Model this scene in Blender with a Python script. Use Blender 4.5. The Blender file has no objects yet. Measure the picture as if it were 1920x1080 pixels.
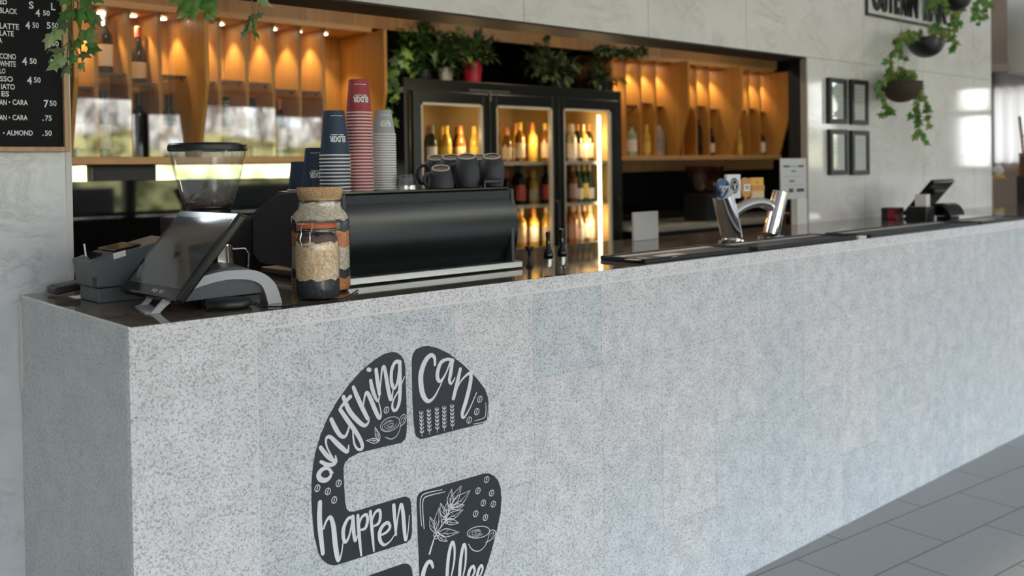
import bpy, bmesh, math, random
from mathutils import Vector, Matrix
random.seed(11)
PI = math.pi
sc = bpy.context.scene
COL = sc.collection

# ------------------------------------------------------------------ camera
F_PX = 1800.4
YAW, PITCH, ROLL = .8369, -.0143, -.0153
CY = 342.95
CAM = Vector((-.6963, -1.8996, 1.3991))
_f = Vector((math.cos(YAW), math.sin(YAW), 0)); _r = Vector((math.sin(YAW), -math.cos(YAW), 0)); _u = Vector((0, 0, 1))
_F = _f * math.cos(PITCH) + _u * math.sin(PITCH); _U = -_f * math.sin(PITCH) + _u * math.cos(PITCH)
_R = _r * math.cos(ROLL) + _U * math.sin(ROLL); _U2 = -_r * math.sin(ROLL) + _U * math.cos(ROLL)
cd = bpy.data.cameras.new('camera'); cam = bpy.data.objects.new('camera', cd); COL.objects.link(cam)
cd.sensor_width = 36; cd.lens = F_PX / 1920 * 36; cd.shift_y = -(540 - CY) / 1920
cd.clip_start = .05; cd.clip_end = 200
m = Matrix((_R, _U2, -_F)).transposed().to_4x4(); m.translation = CAM; cam.matrix_world = m
cd.dof.use_dof = True; cd.dof.focus_distance = 2.35; cd.dof.aperture_fstop = 2.8
sc.camera = cam
sc.view_settings.view_transform = 'Standard'; sc.view_settings.look = 'None'
sc.view_settings.gamma = 1; sc.view_settings.exposure = 0.52
sc.cycles.use_denoising = True
sc.cycles.max_bounces = 10; sc.cycles.diffuse_bounces = 4; sc.cycles.glossy_bounces = 5
sc.cycles.transparent_max_bounces = 24; sc.cycles.caustics_reflective = False; sc.cycles.caustics_refractive = False
sc.cycles.sample_clamp_indirect = 6

BAR_FILL_LIGHTS = [(.9, 1.7), (2.3, 1.7), (3.8, 1.7), (5.3, 1.8)]  # unseen fill lamps, added to brighten the bar interior
for bx_, by_ in BAR_FILL_LIGHTS:
    ld = bpy.data.lights.new('bar_fill_light', 'AREA'); l = bpy.data.objects.new('bar_fill_light', ld); COL.objects.link(l)
    l.location = (bx_, by_, 2.54); ld.shape = 'DISK'; ld.size = .22; ld.energy = 6; ld.color = (1, .80, .58)

def ray(x, y): return _F + _R * ((x - 960) / F_PX) + _U2 * ((CY - y) / F_PX)
def at(x, y, Y):
    d = ray(x, y); return CAM + d * ((Y - CAM.y) / d.y)
def at_z(x, y, Z):
    d = ray(x, y); return CAM + d * ((Z - CAM.z) / d.z)
def at_x(x, y, X):
    d = ray(x, y); return CAM + d * ((X - CAM.x) / d.x)

# ------------------------------------------------------------------ world: overcast sky, trees and a low hedge outside
SKY = 12.0
w = bpy.data.worlds.new('outside'); sc.world = w; w.use_nodes = True
nt = w.node_tree; N = nt.nodes; L = nt.links; N.clear()
def nd(tree, typ, **kw):
    n = tree.nodes.new(typ)
    for k, v in kw.items():
        if k.startswith('i_'): n.inputs[k[2:]].default_value = v
        elif k.startswith('n_'): n.inputs[int(k[2:])].default_value = v
        else: setattr(n, k, v)
    return n
tc = nd(nt, 'ShaderNodeTexCoord'); sx = nd(nt, 'ShaderNodeSeparateXYZ'); L.new(tc.outputs['Generated'], sx.inputs[0])
def wmath(op, a, b=None, c=None):
    n = nd(nt, 'ShaderNodeMath', operation=op)
    for i, s in enumerate((a, b, c)):
        if s is None: continue
        if isinstance(s, (int, float)): n.inputs[i].default_value = s
        else: L.new(s, n.inputs[i])
    return n.outputs[0]
def wmix(f, a, b):
    n = nd(nt, 'ShaderNodeMix', data_type='RGBA')
    for s, i in ((f, 0), (a, 6), (b, 7)):
        if isinstance(s, tuple): n.inputs[i].default_value = s
        elif isinstance(s, (int, float)): n.inputs[i].default_value = s
        else: L.new(s, n.inputs[i])
    return n.outputs[2]
def wnoise(scale, mapping, detail=3, rough=.6):
    mp = nd(nt, 'ShaderNodeMapping'); mp.inputs['Scale'].default_value = mapping; L.new(tc.outputs['Generated'], mp.inputs[0])
    n = nd(nt, 'ShaderNodeTexNoise'); n.inputs['Scale'].default_value = scale; n.inputs['Detail'].default_value = detail; n.inputs['Roughness'].default_value = rough
    L.new(mp.outputs[0], n.inputs['Vector']); return n.outputs['Fac']
def wstep(x, lo, hi):
    n = nd(nt, 'ShaderNodeMapRange', interpolation_type='SMOOTHSTEP'); L.new(x, n.inputs[0])
    n.inputs[1].default_value = lo; n.inputs[2].default_value = hi; return n.outputs[0]
z = sx.outputs[2]
sky = (.82, .93, 1.0, 1)
trees = wstep(wnoise(11, (3.0, 3.0, 1.2), 5, .7), .36, .46)
trees = wmath('MULTIPLY', trees, wmath('SUBTRACT', 1.0, wstep(z, .14, .26)))
tcol = wmix(wstep(wnoise(26, (2.4, 2.4, 1.4), 4), .35, .65), (.08, .085, .075, 1), (.50, .49, .47, 1))
c1 = wmix(trees, sky, tcol)
hedge_top = wmath('ADD', .0, wmath('MULTIPLY', wnoise(9, (1, 1, .2)), .06))
hm = wstep(wmath('SUBTRACT', hedge_top, z), -.004, .004)
hcol = wmix(wstep(wnoise(60, (1, 1, 1)), .35, .65), (.05, .058, .025, 1), (.31, .31, .15, 1))
toward = wstep(wmath('MULTIPLY', sx.outputs[1], -1.0), .35, .6)     # the hedge stands across the street, paving elsewhere
c2 = wmix(wmath('MULTIPLY', hm, toward), c1, hcol)
gm = wmath('SUBTRACT', 1.0, wstep(z, -.10, -.07))
c3 = wmix(gm, c2, (.35, .35, .36, 1))
pv = wmath('MULTIPLY', wmath('SUBTRACT', 1.0, toward), wmath('SUBTRACT', 1.0, wstep(z, -.02, .0)))
c3 = wmix(pv, c3, (.30, .285, .285, 1))
bg = nd(nt, 'ShaderNodeBackground'); bg.inputs['Strength'].default_value = SKY; L.new(c3, bg.inputs[0])
wo = nd(nt, 'ShaderNodeOutputWorld'); L.new(bg.outputs[0], wo.inputs[0])

sd = bpy.data.lights.new('sun', 'SUN'); sun = bpy.data.objects.new('sun', sd); COL.objects.link(sun)
sd.energy = 4.0; sd.angle = math.radians(.9); sd.color = (1, .86, .72)
sun.rotation_euler = Vector((0.12, 6.57, -2.38)).to_track_quat('-Z', 'Y').to_euler()

# ------------------------------------------------------------------ materials
def srgb(r, g, b):
    f = lambda c: (c / 255 / 12.92 if c / 255 <= .04045 else ((c / 255 + .055) / 1.055) ** 2.4)
    return (f(r), f(g), f(b), 1)
def base(name):
    mt = bpy.data.materials.new(name); mt.use_nodes = True
    return mt, mt.node_tree, mt.node_tree.nodes['Principled BSDF']
def mat(name, col, rough=.5, metal=0, spec=.5, coat=0, emit=None, es=0, noise=0, nscale=40, trans=0, aniso=0, alpha=None):
    mt, t, p = base(name)
    col = col if len(col) == 4 else (*col, 1)
    p.inputs['Base Color'].default_value = col; p.inputs['Roughness'].default_value = rough; p.inputs['Metallic'].default_value = metal
    p.inputs['Specular IOR Level'].default_value = spec; p.inputs['Coat Weight'].default_value = coat; p.inputs['Coat Roughness'].default_value = .05
    if emit: p.inputs['Emission Color'].default_value = (*emit[:3], 1); p.inputs['Emission Strength'].default_value = es
    if noise:
        g = nd(t, 'ShaderNodeTexCoord'); n = nd(t, 'ShaderNodeTexNoise', i_Scale=nscale, i_Detail=3.0); t.links.new(g.outputs['Object'], n.inputs['Vector'])
        mx = nd(t, 'ShaderNodeMix', data_type='RGBA'); mx.inputs[6].default_value = tuple(c * (1 - noise) for c in col[:3]) + (1,); mx.inputs[7].default_value = tuple(min(1, c * (1 + noise)) for c in col[:3]) + (1,)
        t.links.new(n.outputs['Fac'], mx.inputs[0]); t.links.new(mx.outputs[2], p.inputs['Base Color'])
    return mt
def glass(name, tint=(1, 1, 1), refl=.06, rough=0.0, body=0.0, bodycol=(.8, .9, .9)):
    mt, t, p = base(name); t.nodes.remove(p); out = t.nodes['Material Output']
    lw = nd(t, 'ShaderNodeLayerWeight', i_Blend=.5)
    pw = nd(t, 'ShaderNodeMath', operation='POWER'); t.links.new(lw.outputs['Facing'], pw.inputs[0]); pw.inputs[1].default_value = 4
    ma = nd(t, 'ShaderNodeMath', operation='MULTIPLY_ADD'); t.links.new(pw.outputs[0], ma.inputs[0]); ma.inputs[1].default_value = .75; ma.inputs[2].default_value = refl
    tr = nd(t, 'ShaderNodeBsdfTransparent'); tr.inputs[0].default_value = (*tint, 1)
    gl = nd(t, 'ShaderNodeBsdfGlossy'); gl.inputs['Roughness'].default_value = rough
    src = tr.outputs[0]
    if body:
        df = nd(t, 'ShaderNodeBsdfDiffuse'); df.inputs[0].default_value = (*bodycol, 1)
        m0 = nd(t, 'ShaderNodeMixShader'); m0.inputs[0].default_value = body; t.links.new(src, m0.inputs[1]); t.links.new(df.outputs[0], m0.inputs[2]); src = m0.outputs[0]
    mx = nd(t, 'ShaderNodeMixShader'); t.links.new(ma.outputs[0], mx.inputs[0]); t.links.new(src, mx.inputs[1]); t.links.new(gl.outputs[0], mx.inputs[2])
    t.links.new(mx.outputs[0], out.inputs[0]); return mt
def ramp(t, src, stops, interp='LINEAR'):
    r = nd(t, 'ShaderNodeValToRGB'); e = r.color_ramp; e.interpolation = interp
    while len(e.elements) < len(stops): e.elements.new(.5)
    for el, (pos, c) in zip(e.elements, stops): el.position = pos; el.color = c if len(c) == 4 else (*c, 1)
    t.links.new(src, r.inputs[0]); return r.outputs[0]
def mixc(t, f, a, b, mode='MIX'):
    n = nd(t, 'ShaderNodeMix', data_type='RGBA', blend_type=mode)
    for s, i in ((f, 0), (a, 6), (b, 7)):
        if isinstance(s, tuple): n.inputs[i].default_value = s if len(s) == 4 else (*s, 1)
        elif isinstance(s, (int, float)): n.inputs[i].default_value = s
        else: t.links.new(s, n.inputs[i])
    return n.outputs[2]
def position(t): return nd(t, 'ShaderNodeNewGeometry').outputs['Position']
def mapped(t, vec, scale=(1, 1, 1), rot=(0, 0, 0), loc=(0, 0, 0), typ='POINT'):
    n = nd(t, 'ShaderNodeMapping', vector_type=typ); n.inputs['Scale'].default_value = scale; n.inputs['Rotation'].default_value = rot; n.inputs['Location'].default_value = loc
    t.links.new(vec, n.inputs[0]); return n.outputs[0]
def noise_tex(t, vec, scale, detail=3., rough=.6, dist=0.):
    n = nd(t, 'ShaderNodeTexNoise', i_Scale=scale, i_Detail=detail, i_Roughness=rough, i_Distortion=dist); t.links.new(vec, n.inputs['Vector']); return n.outputs['Fac']

def granite(name, lo, mid, hi, rough=.35, panels=False, spec=.5, coat=0., speck=1.):
    mt, t, p = base(name); pos = position(t)
    v = nd(t, 'ShaderNodeTexVoronoi', i_Scale=270.0); t.links.new(pos, v.inputs['Vector'])
    cell = nd(t, 'ShaderNodeSeparateColor'); t.links.new(v.outputs['Color'], cell.inputs[0])
    n1 = noise_tex(t, pos, 230, 4, .75); n2 = noise_tex(t, pos, 14, 2, .5)
    c = ramp(t, cell.outputs[0], [(0, lo), (.17, lo), (.22, mid), (.46, hi), (1, hi)])
    d = ramp(t, n1, [(.30, tuple(x * .35 for x in lo[:3])), (.40, mid), (.5, hi), (.70, tuple(min(1, x * 1.08) for x in hi[:3]))])
    c = mixc(t, .55 * speck, c, d)
    c = mixc(t, .22, c, ramp(t, n2, [(.35, mid), (.65, hi)]))
    if panels:
        sp = nd(t, 'ShaderNodeSeparateXYZ'); t.links.new(pos, sp.inputs[0]); cb = nd(t, 'ShaderNodeCombineXYZ')
        a = nd(t, 'ShaderNodeMath', operation='ADD', n_1=.275 - .002 + 5.5); t.links.new(sp.outputs[2], a.inputs[0]); t.links.new(a.outputs[0], cb.inputs[0])
        b = nd(t, 'ShaderNodeMath', operation='ADD', n_1=-.27 + .272 * 40); t.links.new(sp.outputs[0], b.inputs[0]); t.links.new(b.outputs[0], cb.inputs[1])
        br = nd(t, 'ShaderNodeTexBrick', offset=.5, offset_frequency=2, squash=1.0)
        t.links.new(cb.outputs[0], br.inputs['Vector'])
        for k, val in (('Scale', 1.), ('Mortar Size', .0011), ('Mortar Smooth', .2), ('Brick Width', .55), ('Row Height', .272), ('Bias', 0.)): br.inputs[k].default_value = val
        br.inputs['Color1'].default_value = (.87, .91, .935, 1); br.inputs['Color2'].default_value = (1.04, 1.0, .99, 1); br.inputs['Mortar'].default_value = (.72, .72, .72, 1)
        c = mixc(t, 1.0, c, br.outputs['Color'], 'MULTIPLY')
    t.links.new(c, p.inputs['Base Color']); p.inputs['Roughness'].default_value = rough; p.inputs['Specular IOR Level'].default_value = spec; p.inputs['Coat Weight'].default_value = coat; p.inputs['Coat Roughness'].default_value = .03
    return mt
def marble(name, c0, c1, vein, rough=.12, spec=.5, vs=1.0, joints=None, vstr=.6):
    mt, t, p = base(name); pos = position(t)
    m1 = mapped(t, pos, (1, 1, 1), (.3, .5, .2))
    big = noise_tex(t, m1, 2.2 * vs, 5, .6, .6)
    c = ramp(t, big, [(.3, c0), (.7, c1)])
    vn = noise_tex(t, mapped(t, pos, (1.0, 1.0, 2.2), (.0, .75, .0)), 3.0 * vs, 9, .72, .9)
    vm = ramp(t, vn, [(.43, (0, 0, 0)), (.485, (.55, .55, .55)), (.50, (1, 1, 1)), (.52, (.4, .4, .4)), (.60, (0, 0, 0))])
    br = noise_tex(t, pos, 4 * vs, 3); bm = ramp(t, br, [(.42, (0, 0, 0)), (.62, (1, 1, 1))])
    vf = mixc(t, 1., vm, bm, 'MULTIPLY'); g = nd(t, 'ShaderNodeRGBToBW'); t.links.new(vf, g.inputs[0])
    k = nd(t, 'ShaderNodeMath', operation='MULTIPLY', n_1=vstr); t.links.new(g.outputs[0], k.inputs[0])
    c = mixc(t, k.outputs[0], c, vein)
    if joints:
        sp = nd(t, 'ShaderNodeSeparateXYZ'); t.links.new(pos, sp.inputs[0]); cb = nd(t, 'ShaderNodeCombineXYZ')
        a = nd(t, 'ShaderNodeMath', operation='ADD', n_1=joints[0]); t.links.new(sp.outputs[0], a.inputs[0]); t.links.new(a.outputs[0], cb.inputs[0])
        b = nd(t, 'ShaderNodeMath', operation='ADD', n_1=joints[1]); t.links.new(sp.outputs[2], b.inputs[0]); t.links.new(b.outputs[0], cb.inputs[1])
        bk = nd(t, 'ShaderNodeTexBrick', offset=0., offset_frequency=1); t.links.new(cb.outputs[0], bk.inputs['Vector'])
        for kk, val in (('Scale', 1.), ('Mortar Size', .002), ('Mortar Smooth', .3), ('Brick Width', joints[2]), ('Row Height', joints[3])): bk.inputs[kk].default_value = val
        bk.inputs['Color1'].default_value = (1, 1, 1, 1); bk.inputs['Color2'].default_value = (.97, .97, .97, 1); bk.inputs['Mortar'].default_value = (.5, .47, .45, 1)
        c = mixc(t, 1., c, bk.outputs['Color'], 'MULTIPLY')
    t.links.new(c, p.inputs['Base Color']); p.inputs['Roughness'].default_value = rough; p.inputs['Specular IOR Level'].default_value = spec
    return mt
def wood(name, a, b, rough=.45, planks=0, scale=1., vertical=True, coat=0.):
    mt, t, p = base(name); pos = position(t)
    sc_ = (26 * scale, 26 * scale, 1.6 * scale) if vertical else (1.6 * scale, 26 * scale, 26 * scale)
    n = noise_tex(t, mapped(t, pos, sc_), 1.6, 5, .62, .5); n2 = noise_tex(t, mapped(t, pos, tuple(s * 5 for s in sc_)), 1.5, 2)
    c = ramp(t, n, [(.28, a), (.72, b)]); c = mixc(t, .18, c, ramp(t, n2, [(.3, a), (.7, b)]))
    if planks:
        sp = nd(t, 'ShaderNodeSeparateXYZ'); t.links.new(pos, sp.inputs[0])
        d = nd(t, 'ShaderNodeMath', operation='DIVIDE', n_1=planks); t.links.new(sp.outputs[0], d.inputs[0])
        fr = nd(t, 'ShaderNodeMath', operation='FRACT'); t.links.new(d.outputs[0], fr.inputs[0])
        fl = nd(t, 'ShaderNodeMath', operation='FLOOR'); t.links.new(d.outputs[0], fl.inputs[0])
        wn = nd(t, 'ShaderNodeTexWhiteNoise', noise_dimensions='1D'); t.links.new(fl.outputs[0], wn.inputs['W'])
        c = mixc(t, 1., c, ramp(t, wn.outputs['Value'], [(0, (.78, .78, .78)), (1, (1.08, 1.08, 1.08))]), 'MULTIPLY')
        c = mixc(t, 1., c, ramp(t, fr.outputs[0], [(0, (.35, .35, .35)), (.03, (1, 1, 1))]), 'MULTIPLY')
    t.links.new(c, p.inputs['Base Color']); p.inputs['Roughness'].default_value = rough; p.inputs['Coat Weight'].default_value = coat
    return mt
def leaf_mat(name, a, b, edge=None):
    mt, t, p = base(name); pos = position(t)
    n = noise_tex(t, pos, 22, 2); c = ramp(t, n, [(.35, a), (.65, b)])
    t.links.new(c, p.inputs['Base Color']); p.inputs['Roughness'].default_value = .45; p.inputs['Transmission Weight'].default_value = 0
    p.inputs['Subsurface Weight'].default_value = 0
    tr = nd(t, 'ShaderNodeBsdfTranslucent'); t.links.new(c, tr.inputs[0]); mx = nd(t, 'ShaderNodeMixShader', n_0=.3)
    t.links.new(p.outputs[0], mx.inputs[1]); t.links.new(tr.outputs[0], mx.inputs[2]); t.links.new(mx.outputs[0], t.nodes['Material Output'].inputs[0])
    return mt
def grains(name, cols, scale):
    mt, t, p = base(name); tcn = nd(t, 'ShaderNodeTexCoord')
    v = nd(t, 'ShaderNodeTexVoronoi', i_Scale=scale); t.links.new(tcn.outputs['Object'], v.inputs['Vector'])
    s = nd(t, 'ShaderNodeSeparateColor'); t.links.new(v.outputs['Color'], s.inputs[0])
    k = len(cols) - 1
    c = ramp(t, s.outputs[0], [(i / k if k else 0, cc) for i, cc in enumerate(cols)])
    c = mixc(t, 1., c, ramp(t, v.outputs['Distance'], [(.35, (1, 1, 1)), (1.0, (.70, .64, .58))]), 'MULTIPLY')  # shade between the grains, painted into their colour
    bp = nd(t, 'ShaderNodeBump', i_Strength=.35, i_Distance=.0015, invert=True); t.links.new(v.outputs['Distance'], bp.inputs['Height']); t.links.new(bp.outputs[0], p.inputs['Normal'])
    t.links.new(c, p.inputs['Base Color']); p.inputs['Roughness'].default_value = .6; return mt

M = {}
M['granite_front'] = granite('granite_front', (.032, .037, .042, 1), (.33, .355, .37, 1), (.80, .82, .84, 1), .42, True)
M['granite_end'] = granite('granite_end', (.12, .135, .13, 1), (.36, .40, .39, 1), (.62, .66, .645, 1), .12, False, coat=.4)
M['granite_edge'] = granite('granite_edge', (.045, .048, .05, 1), (.42, .42, .42, 1), (.87, .855, .885, 1), .3, False)
M['granite_top'] = granite('granite_top', (.03, .027, .022, 1), (.11, .094, .077, 1), (.21, .178, .145, 1), .045, False, speck=.6)
M['joint'] = mat('joint_strip', (.78, .77, .75), .4)
M['marble'] = marble('marble_header', (.80, .765, .745, 1), (.90, .865, .845, 1), (.50, .46, .43, 1), .16, joints=(-1.04 + 7.2, -1.95 + 20, .72, 20), vstr=.55)
M['marble_r'] = marble('marble_right', (.76, .735, .72, 1), (.88, .86, .85, 1), (.48, .45, .43, 1), .07, joints=(-4.32 + 7.2, -1.951 + 3.9, .72, 1.95), vstr=.45)
M['marble_l'] = marble('marble_left', (.74, .77, .81, 1), (.88, .90, .93, 1), (.26, .28, .31, 1), .2, vs=1.2, vstr=.42)
M['tile_edge'] = mat('marble_tile_edge', (.42, .36, .30), .4)
M['black_paint'] = mat('black_paint', (.006, .006, .007), .5)
M['black_glass'] = mat('black_glass', (.004, .005, .006), .03, spec=.55)
M['mirror'] = mat('mirror_strip', (.85, .88, .84), .04, metal=1)
M['wood'] = wood('oak_cabinet', (.30, .150, .036, 1), (.46, .25, .068, 1))
M['wood_edge'] = wood('oak_edge', (.42, .25, .11, 1), (.55, .34, .16, 1), vertical=False)
M['wood_fascia'] = wood('oak_fascia', (.30, .165, .062, 1), (.46, .27, .115, 1), planks=.147)
M['wood_frame'] = wood('pale_wood_frame', (.50, .30, .15, 1), (.66, .43, .24, 1), scale=2)
M['brown_wood'] = wood('brown_wood', (.16, .07, .025, 1), (.28, .13, .05, 1))
M['white'] = mat('white', (.82, .82, .82), .5)
M['paper'] = mat('paper', (.78, .77, .76), .7)
M['pale_grey'] = mat('pale_grey', (.62, .62, .64), .5)
M['felt'] = mat('black_letter_felt', (.006, .0065, .008), .9, noise=.4, nscale=300)
M['letters'] = mat('white_letters', (.85, .85, .85), .45)
M['slate'] = mat('decal_slate', (.012, .019, .029), .5, noise=.12, nscale=12)
M['decal_white'] = mat('decal_white', (.80, .80, .84), .5, noise=.06, nscale=60)
M['black_plastic'] = mat('black_plastic', (.012, .013, .015), .32)
M['black_gloss'] = mat('black_gloss', (.006, .007, .008), .12)
M['grey_plastic'] = mat('grey_plastic', (.085, .095, .11), .42)
M['dark_grey'] = mat('dark_grey_plastic', (.045, .05, .06), .45)
M['silver'] = mat('silver_trim', (.50, .52, .55), .42)
M['screen'] = mat('screen_glass', (.085, .090, .092), .07, spec=.6)
M['chrome'] = mat('chrome', (.78, .78, .80), .08, metal=1)
M['steel'] = mat('brushed_steel', (.36, .37, .36), .36, metal=1)
M['machine_black'] = mat('machine_black', (.005, .008, .009), .24, spec=.5)
M['machine_side'] = mat('machine_side', (.055, .056, .068), .5)
M['clear'] = glass('clear_glass', (.97, .985, .98), .05)
M['clear2'] = glass('hopper_plastic', (.95, .965, .97), .09, .02, body=.10, bodycol=(.8, .84, .86))  # white body haze stands in for bright reflections in the hopper
M['door_glass'] = glass('door_glass', (.96, .97, .96), .068)
M['shelf_glass'] = glass('shelf_glass', (.55, .50, .45), .10)
M['tumbler'] = glass('tumbler_glass', (.88, .90, .90), .14, .02)
M['beans'] = grains('coffee_beans', [(.030, .012, .007, 1), (.075, .030, .017, 1), (.05, .02, .012, 1)], 130)
M['cork'] = grains('cork', [(.60, .37, .18, 1), (.74, .50, .27, 1), (.50, .28, .12, 1)], 330)
M['oat'] = grains('pale_grain', [(.88, .76, .58, 1), (.95, .88, .76, 1), (.70, .56, .40, 1), (.95, .86, .72, 1)], 190)
M['grain'] = grains('tan_seeds', [(.90, .58, .30, 1), (1.0, .84, .62, 1), (.95, .68, .40, 1), (.80, .46, .22, 1)], 165)
M['lentil'] = grains('orange_lentils', [(.78, .25, .09, 1), (.90, .38, .17, 1), (.70, .20, .07, 1)], 230)
M['dark_bean'] = grains('dark_beans', [(.010, .014, .020, 1), (.045, .060, .080, 1), (.018, .022, .030, 1)], 170)
M['dark_grain'] = grains('brown_seeds', [(.10, .05, .045, 1), (.20, .11, .09, 1)], 230)
M['rubber_orange'] = mat('orange_seal', (.62, .14, .045), .5)
M['wire'] = mat('wire', (.70, .70, .70), .2, metal=1)
M['cup_navy'] = mat('navy_paper', (.028, .052, .095), .55)
M['cup_red'] = mat('red_paper', (.40, .050, .065), .55)
M['cup_grey'] = mat('grey_paper', (.42, .43, .45), .6)
M['rim'] = mat('paper_rim', (.84, .82, .80), .5)
M['rim_red'] = mat('paper_rim_pink', (.84, .70, .68), .5)
M['ceramic'] = mat('charcoal_ceramic', (.035, .038, .046), .55)
M['ceramic_rim'] = mat('unglazed_rim', (.62, .55, .48), .6)
M['brown_in'] = mat('mug_foot_brown', (.085, .062, .052), .6)
M['navy_mat'] = mat('navy_rubber', (.012, .017, .028), .5)
M['leaf'] = leaf_mat('ivy_leaf', (.055, .18, .03, 1), (.15, .34, .07, 1))
M['leaf_pale'] = leaf_mat('ivy_leaf_pale', (.24, .38, .13, 1), (.42, .52, .26, 1))
M['leaf_yel'] = leaf_mat('ivy_leaf_yellow', (.14, .19, .03, 1), (.34, .38, .10, 1))
M['leaf_dark'] = leaf_mat('dark_leaf', (.035, .095, .035, 1), (.10, .20, .075, 1))
M['leaf_mid'] = leaf_mat('mid_leaf', (.10, .24, .04, 1), (.24, .42, .09, 1))
M['leaf_grey'] = leaf_mat('grey_leaf', (.10, .14, .07, 1), (.27, .31, .18, 1))
M['stem'] = mat('green_stem', (.12, .16, .06), .6)
M['red_pot'] = mat('red_tin', (.42, .012, .035), .3)
M['white_pot'] = mat('white_pot', (.55, .55, .55), .5)
M['soil'] = mat('soil', (.03, .02, .014), .9)
M['wicker'] = mat('wicker', (.055, .036, .022), .8, noise=.5, nscale=90)
M['fridge_black'] = mat('fridge_black', (.010, .013, .014), .28)
M['fridge_in'] = mat('fridge_liner', (.62, .45, .20), .5)
M['led'] = mat('led', (1, 1, 1), .5, emit=(1, .82, .50), es=4)
M['disc'] = mat('lamp_disc', (1, 1, 1), .5, emit=(1, .84, .60), es=22)
M['seal'] = mat('grey_gasket', (.55, .53, .48), .5)
M['floor'] = None
mt, t, p = base('floor_tiles'); pos = position(t)
vm = mapped(t, pos, (1, 1, 1), (0, 0, math.radians(5.14)))
vv = mapped(t, vm, (1, 1, 1), (0, 0, 0), (-2.577 + .553 * 60, -.161 + .252 * 41, 0))
bk = nd(t, 'ShaderNodeTexBrick', offset=.5, offset_frequency=2); t.links.new(vv, bk.inputs['Vector'])
for k, val in (('Scale', 1.), ('Mortar Size', .0034), ('Mortar Smooth', .2), ('Brick Width', .553), ('Row Height', .252)): bk.inputs[k].default_value = val
bk.inputs['Color1'].default_value = (.29, .295, .30, 1); bk.inputs['Color2'].default_value = (.32, .325, .33, 1); bk.inputs['Mortar'].default_value = (.03, .03, .03, 1)
c = mixc(t, .28, bk.outputs['Color'], ramp(t, noise_tex(t, pos, 60, 4, .7), [(.35, (.23, .235, .24)), (.65, (.36, .365, .37))]))
t.links.new(c, p.inputs['Base Color']); p.inputs['Roughness'].default_value = .45; M['floor'] = mt
M['ceiling'] = mat('ceiling_paint', (.62, .61, .60), .7)
M['wall_grey'] = mat('grey_wall_paint', (.42, .42, .42), .7)
M['wall_tan'] = mat('tan_wall_paint', (.36, .28, .22), .7)
M['wall_white'] = mat('white_wall_paint', (.72, .73, .72), .6)
M['frame_dark'] = mat('dark_window_frame', (.05, .05, .055), .4)

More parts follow.
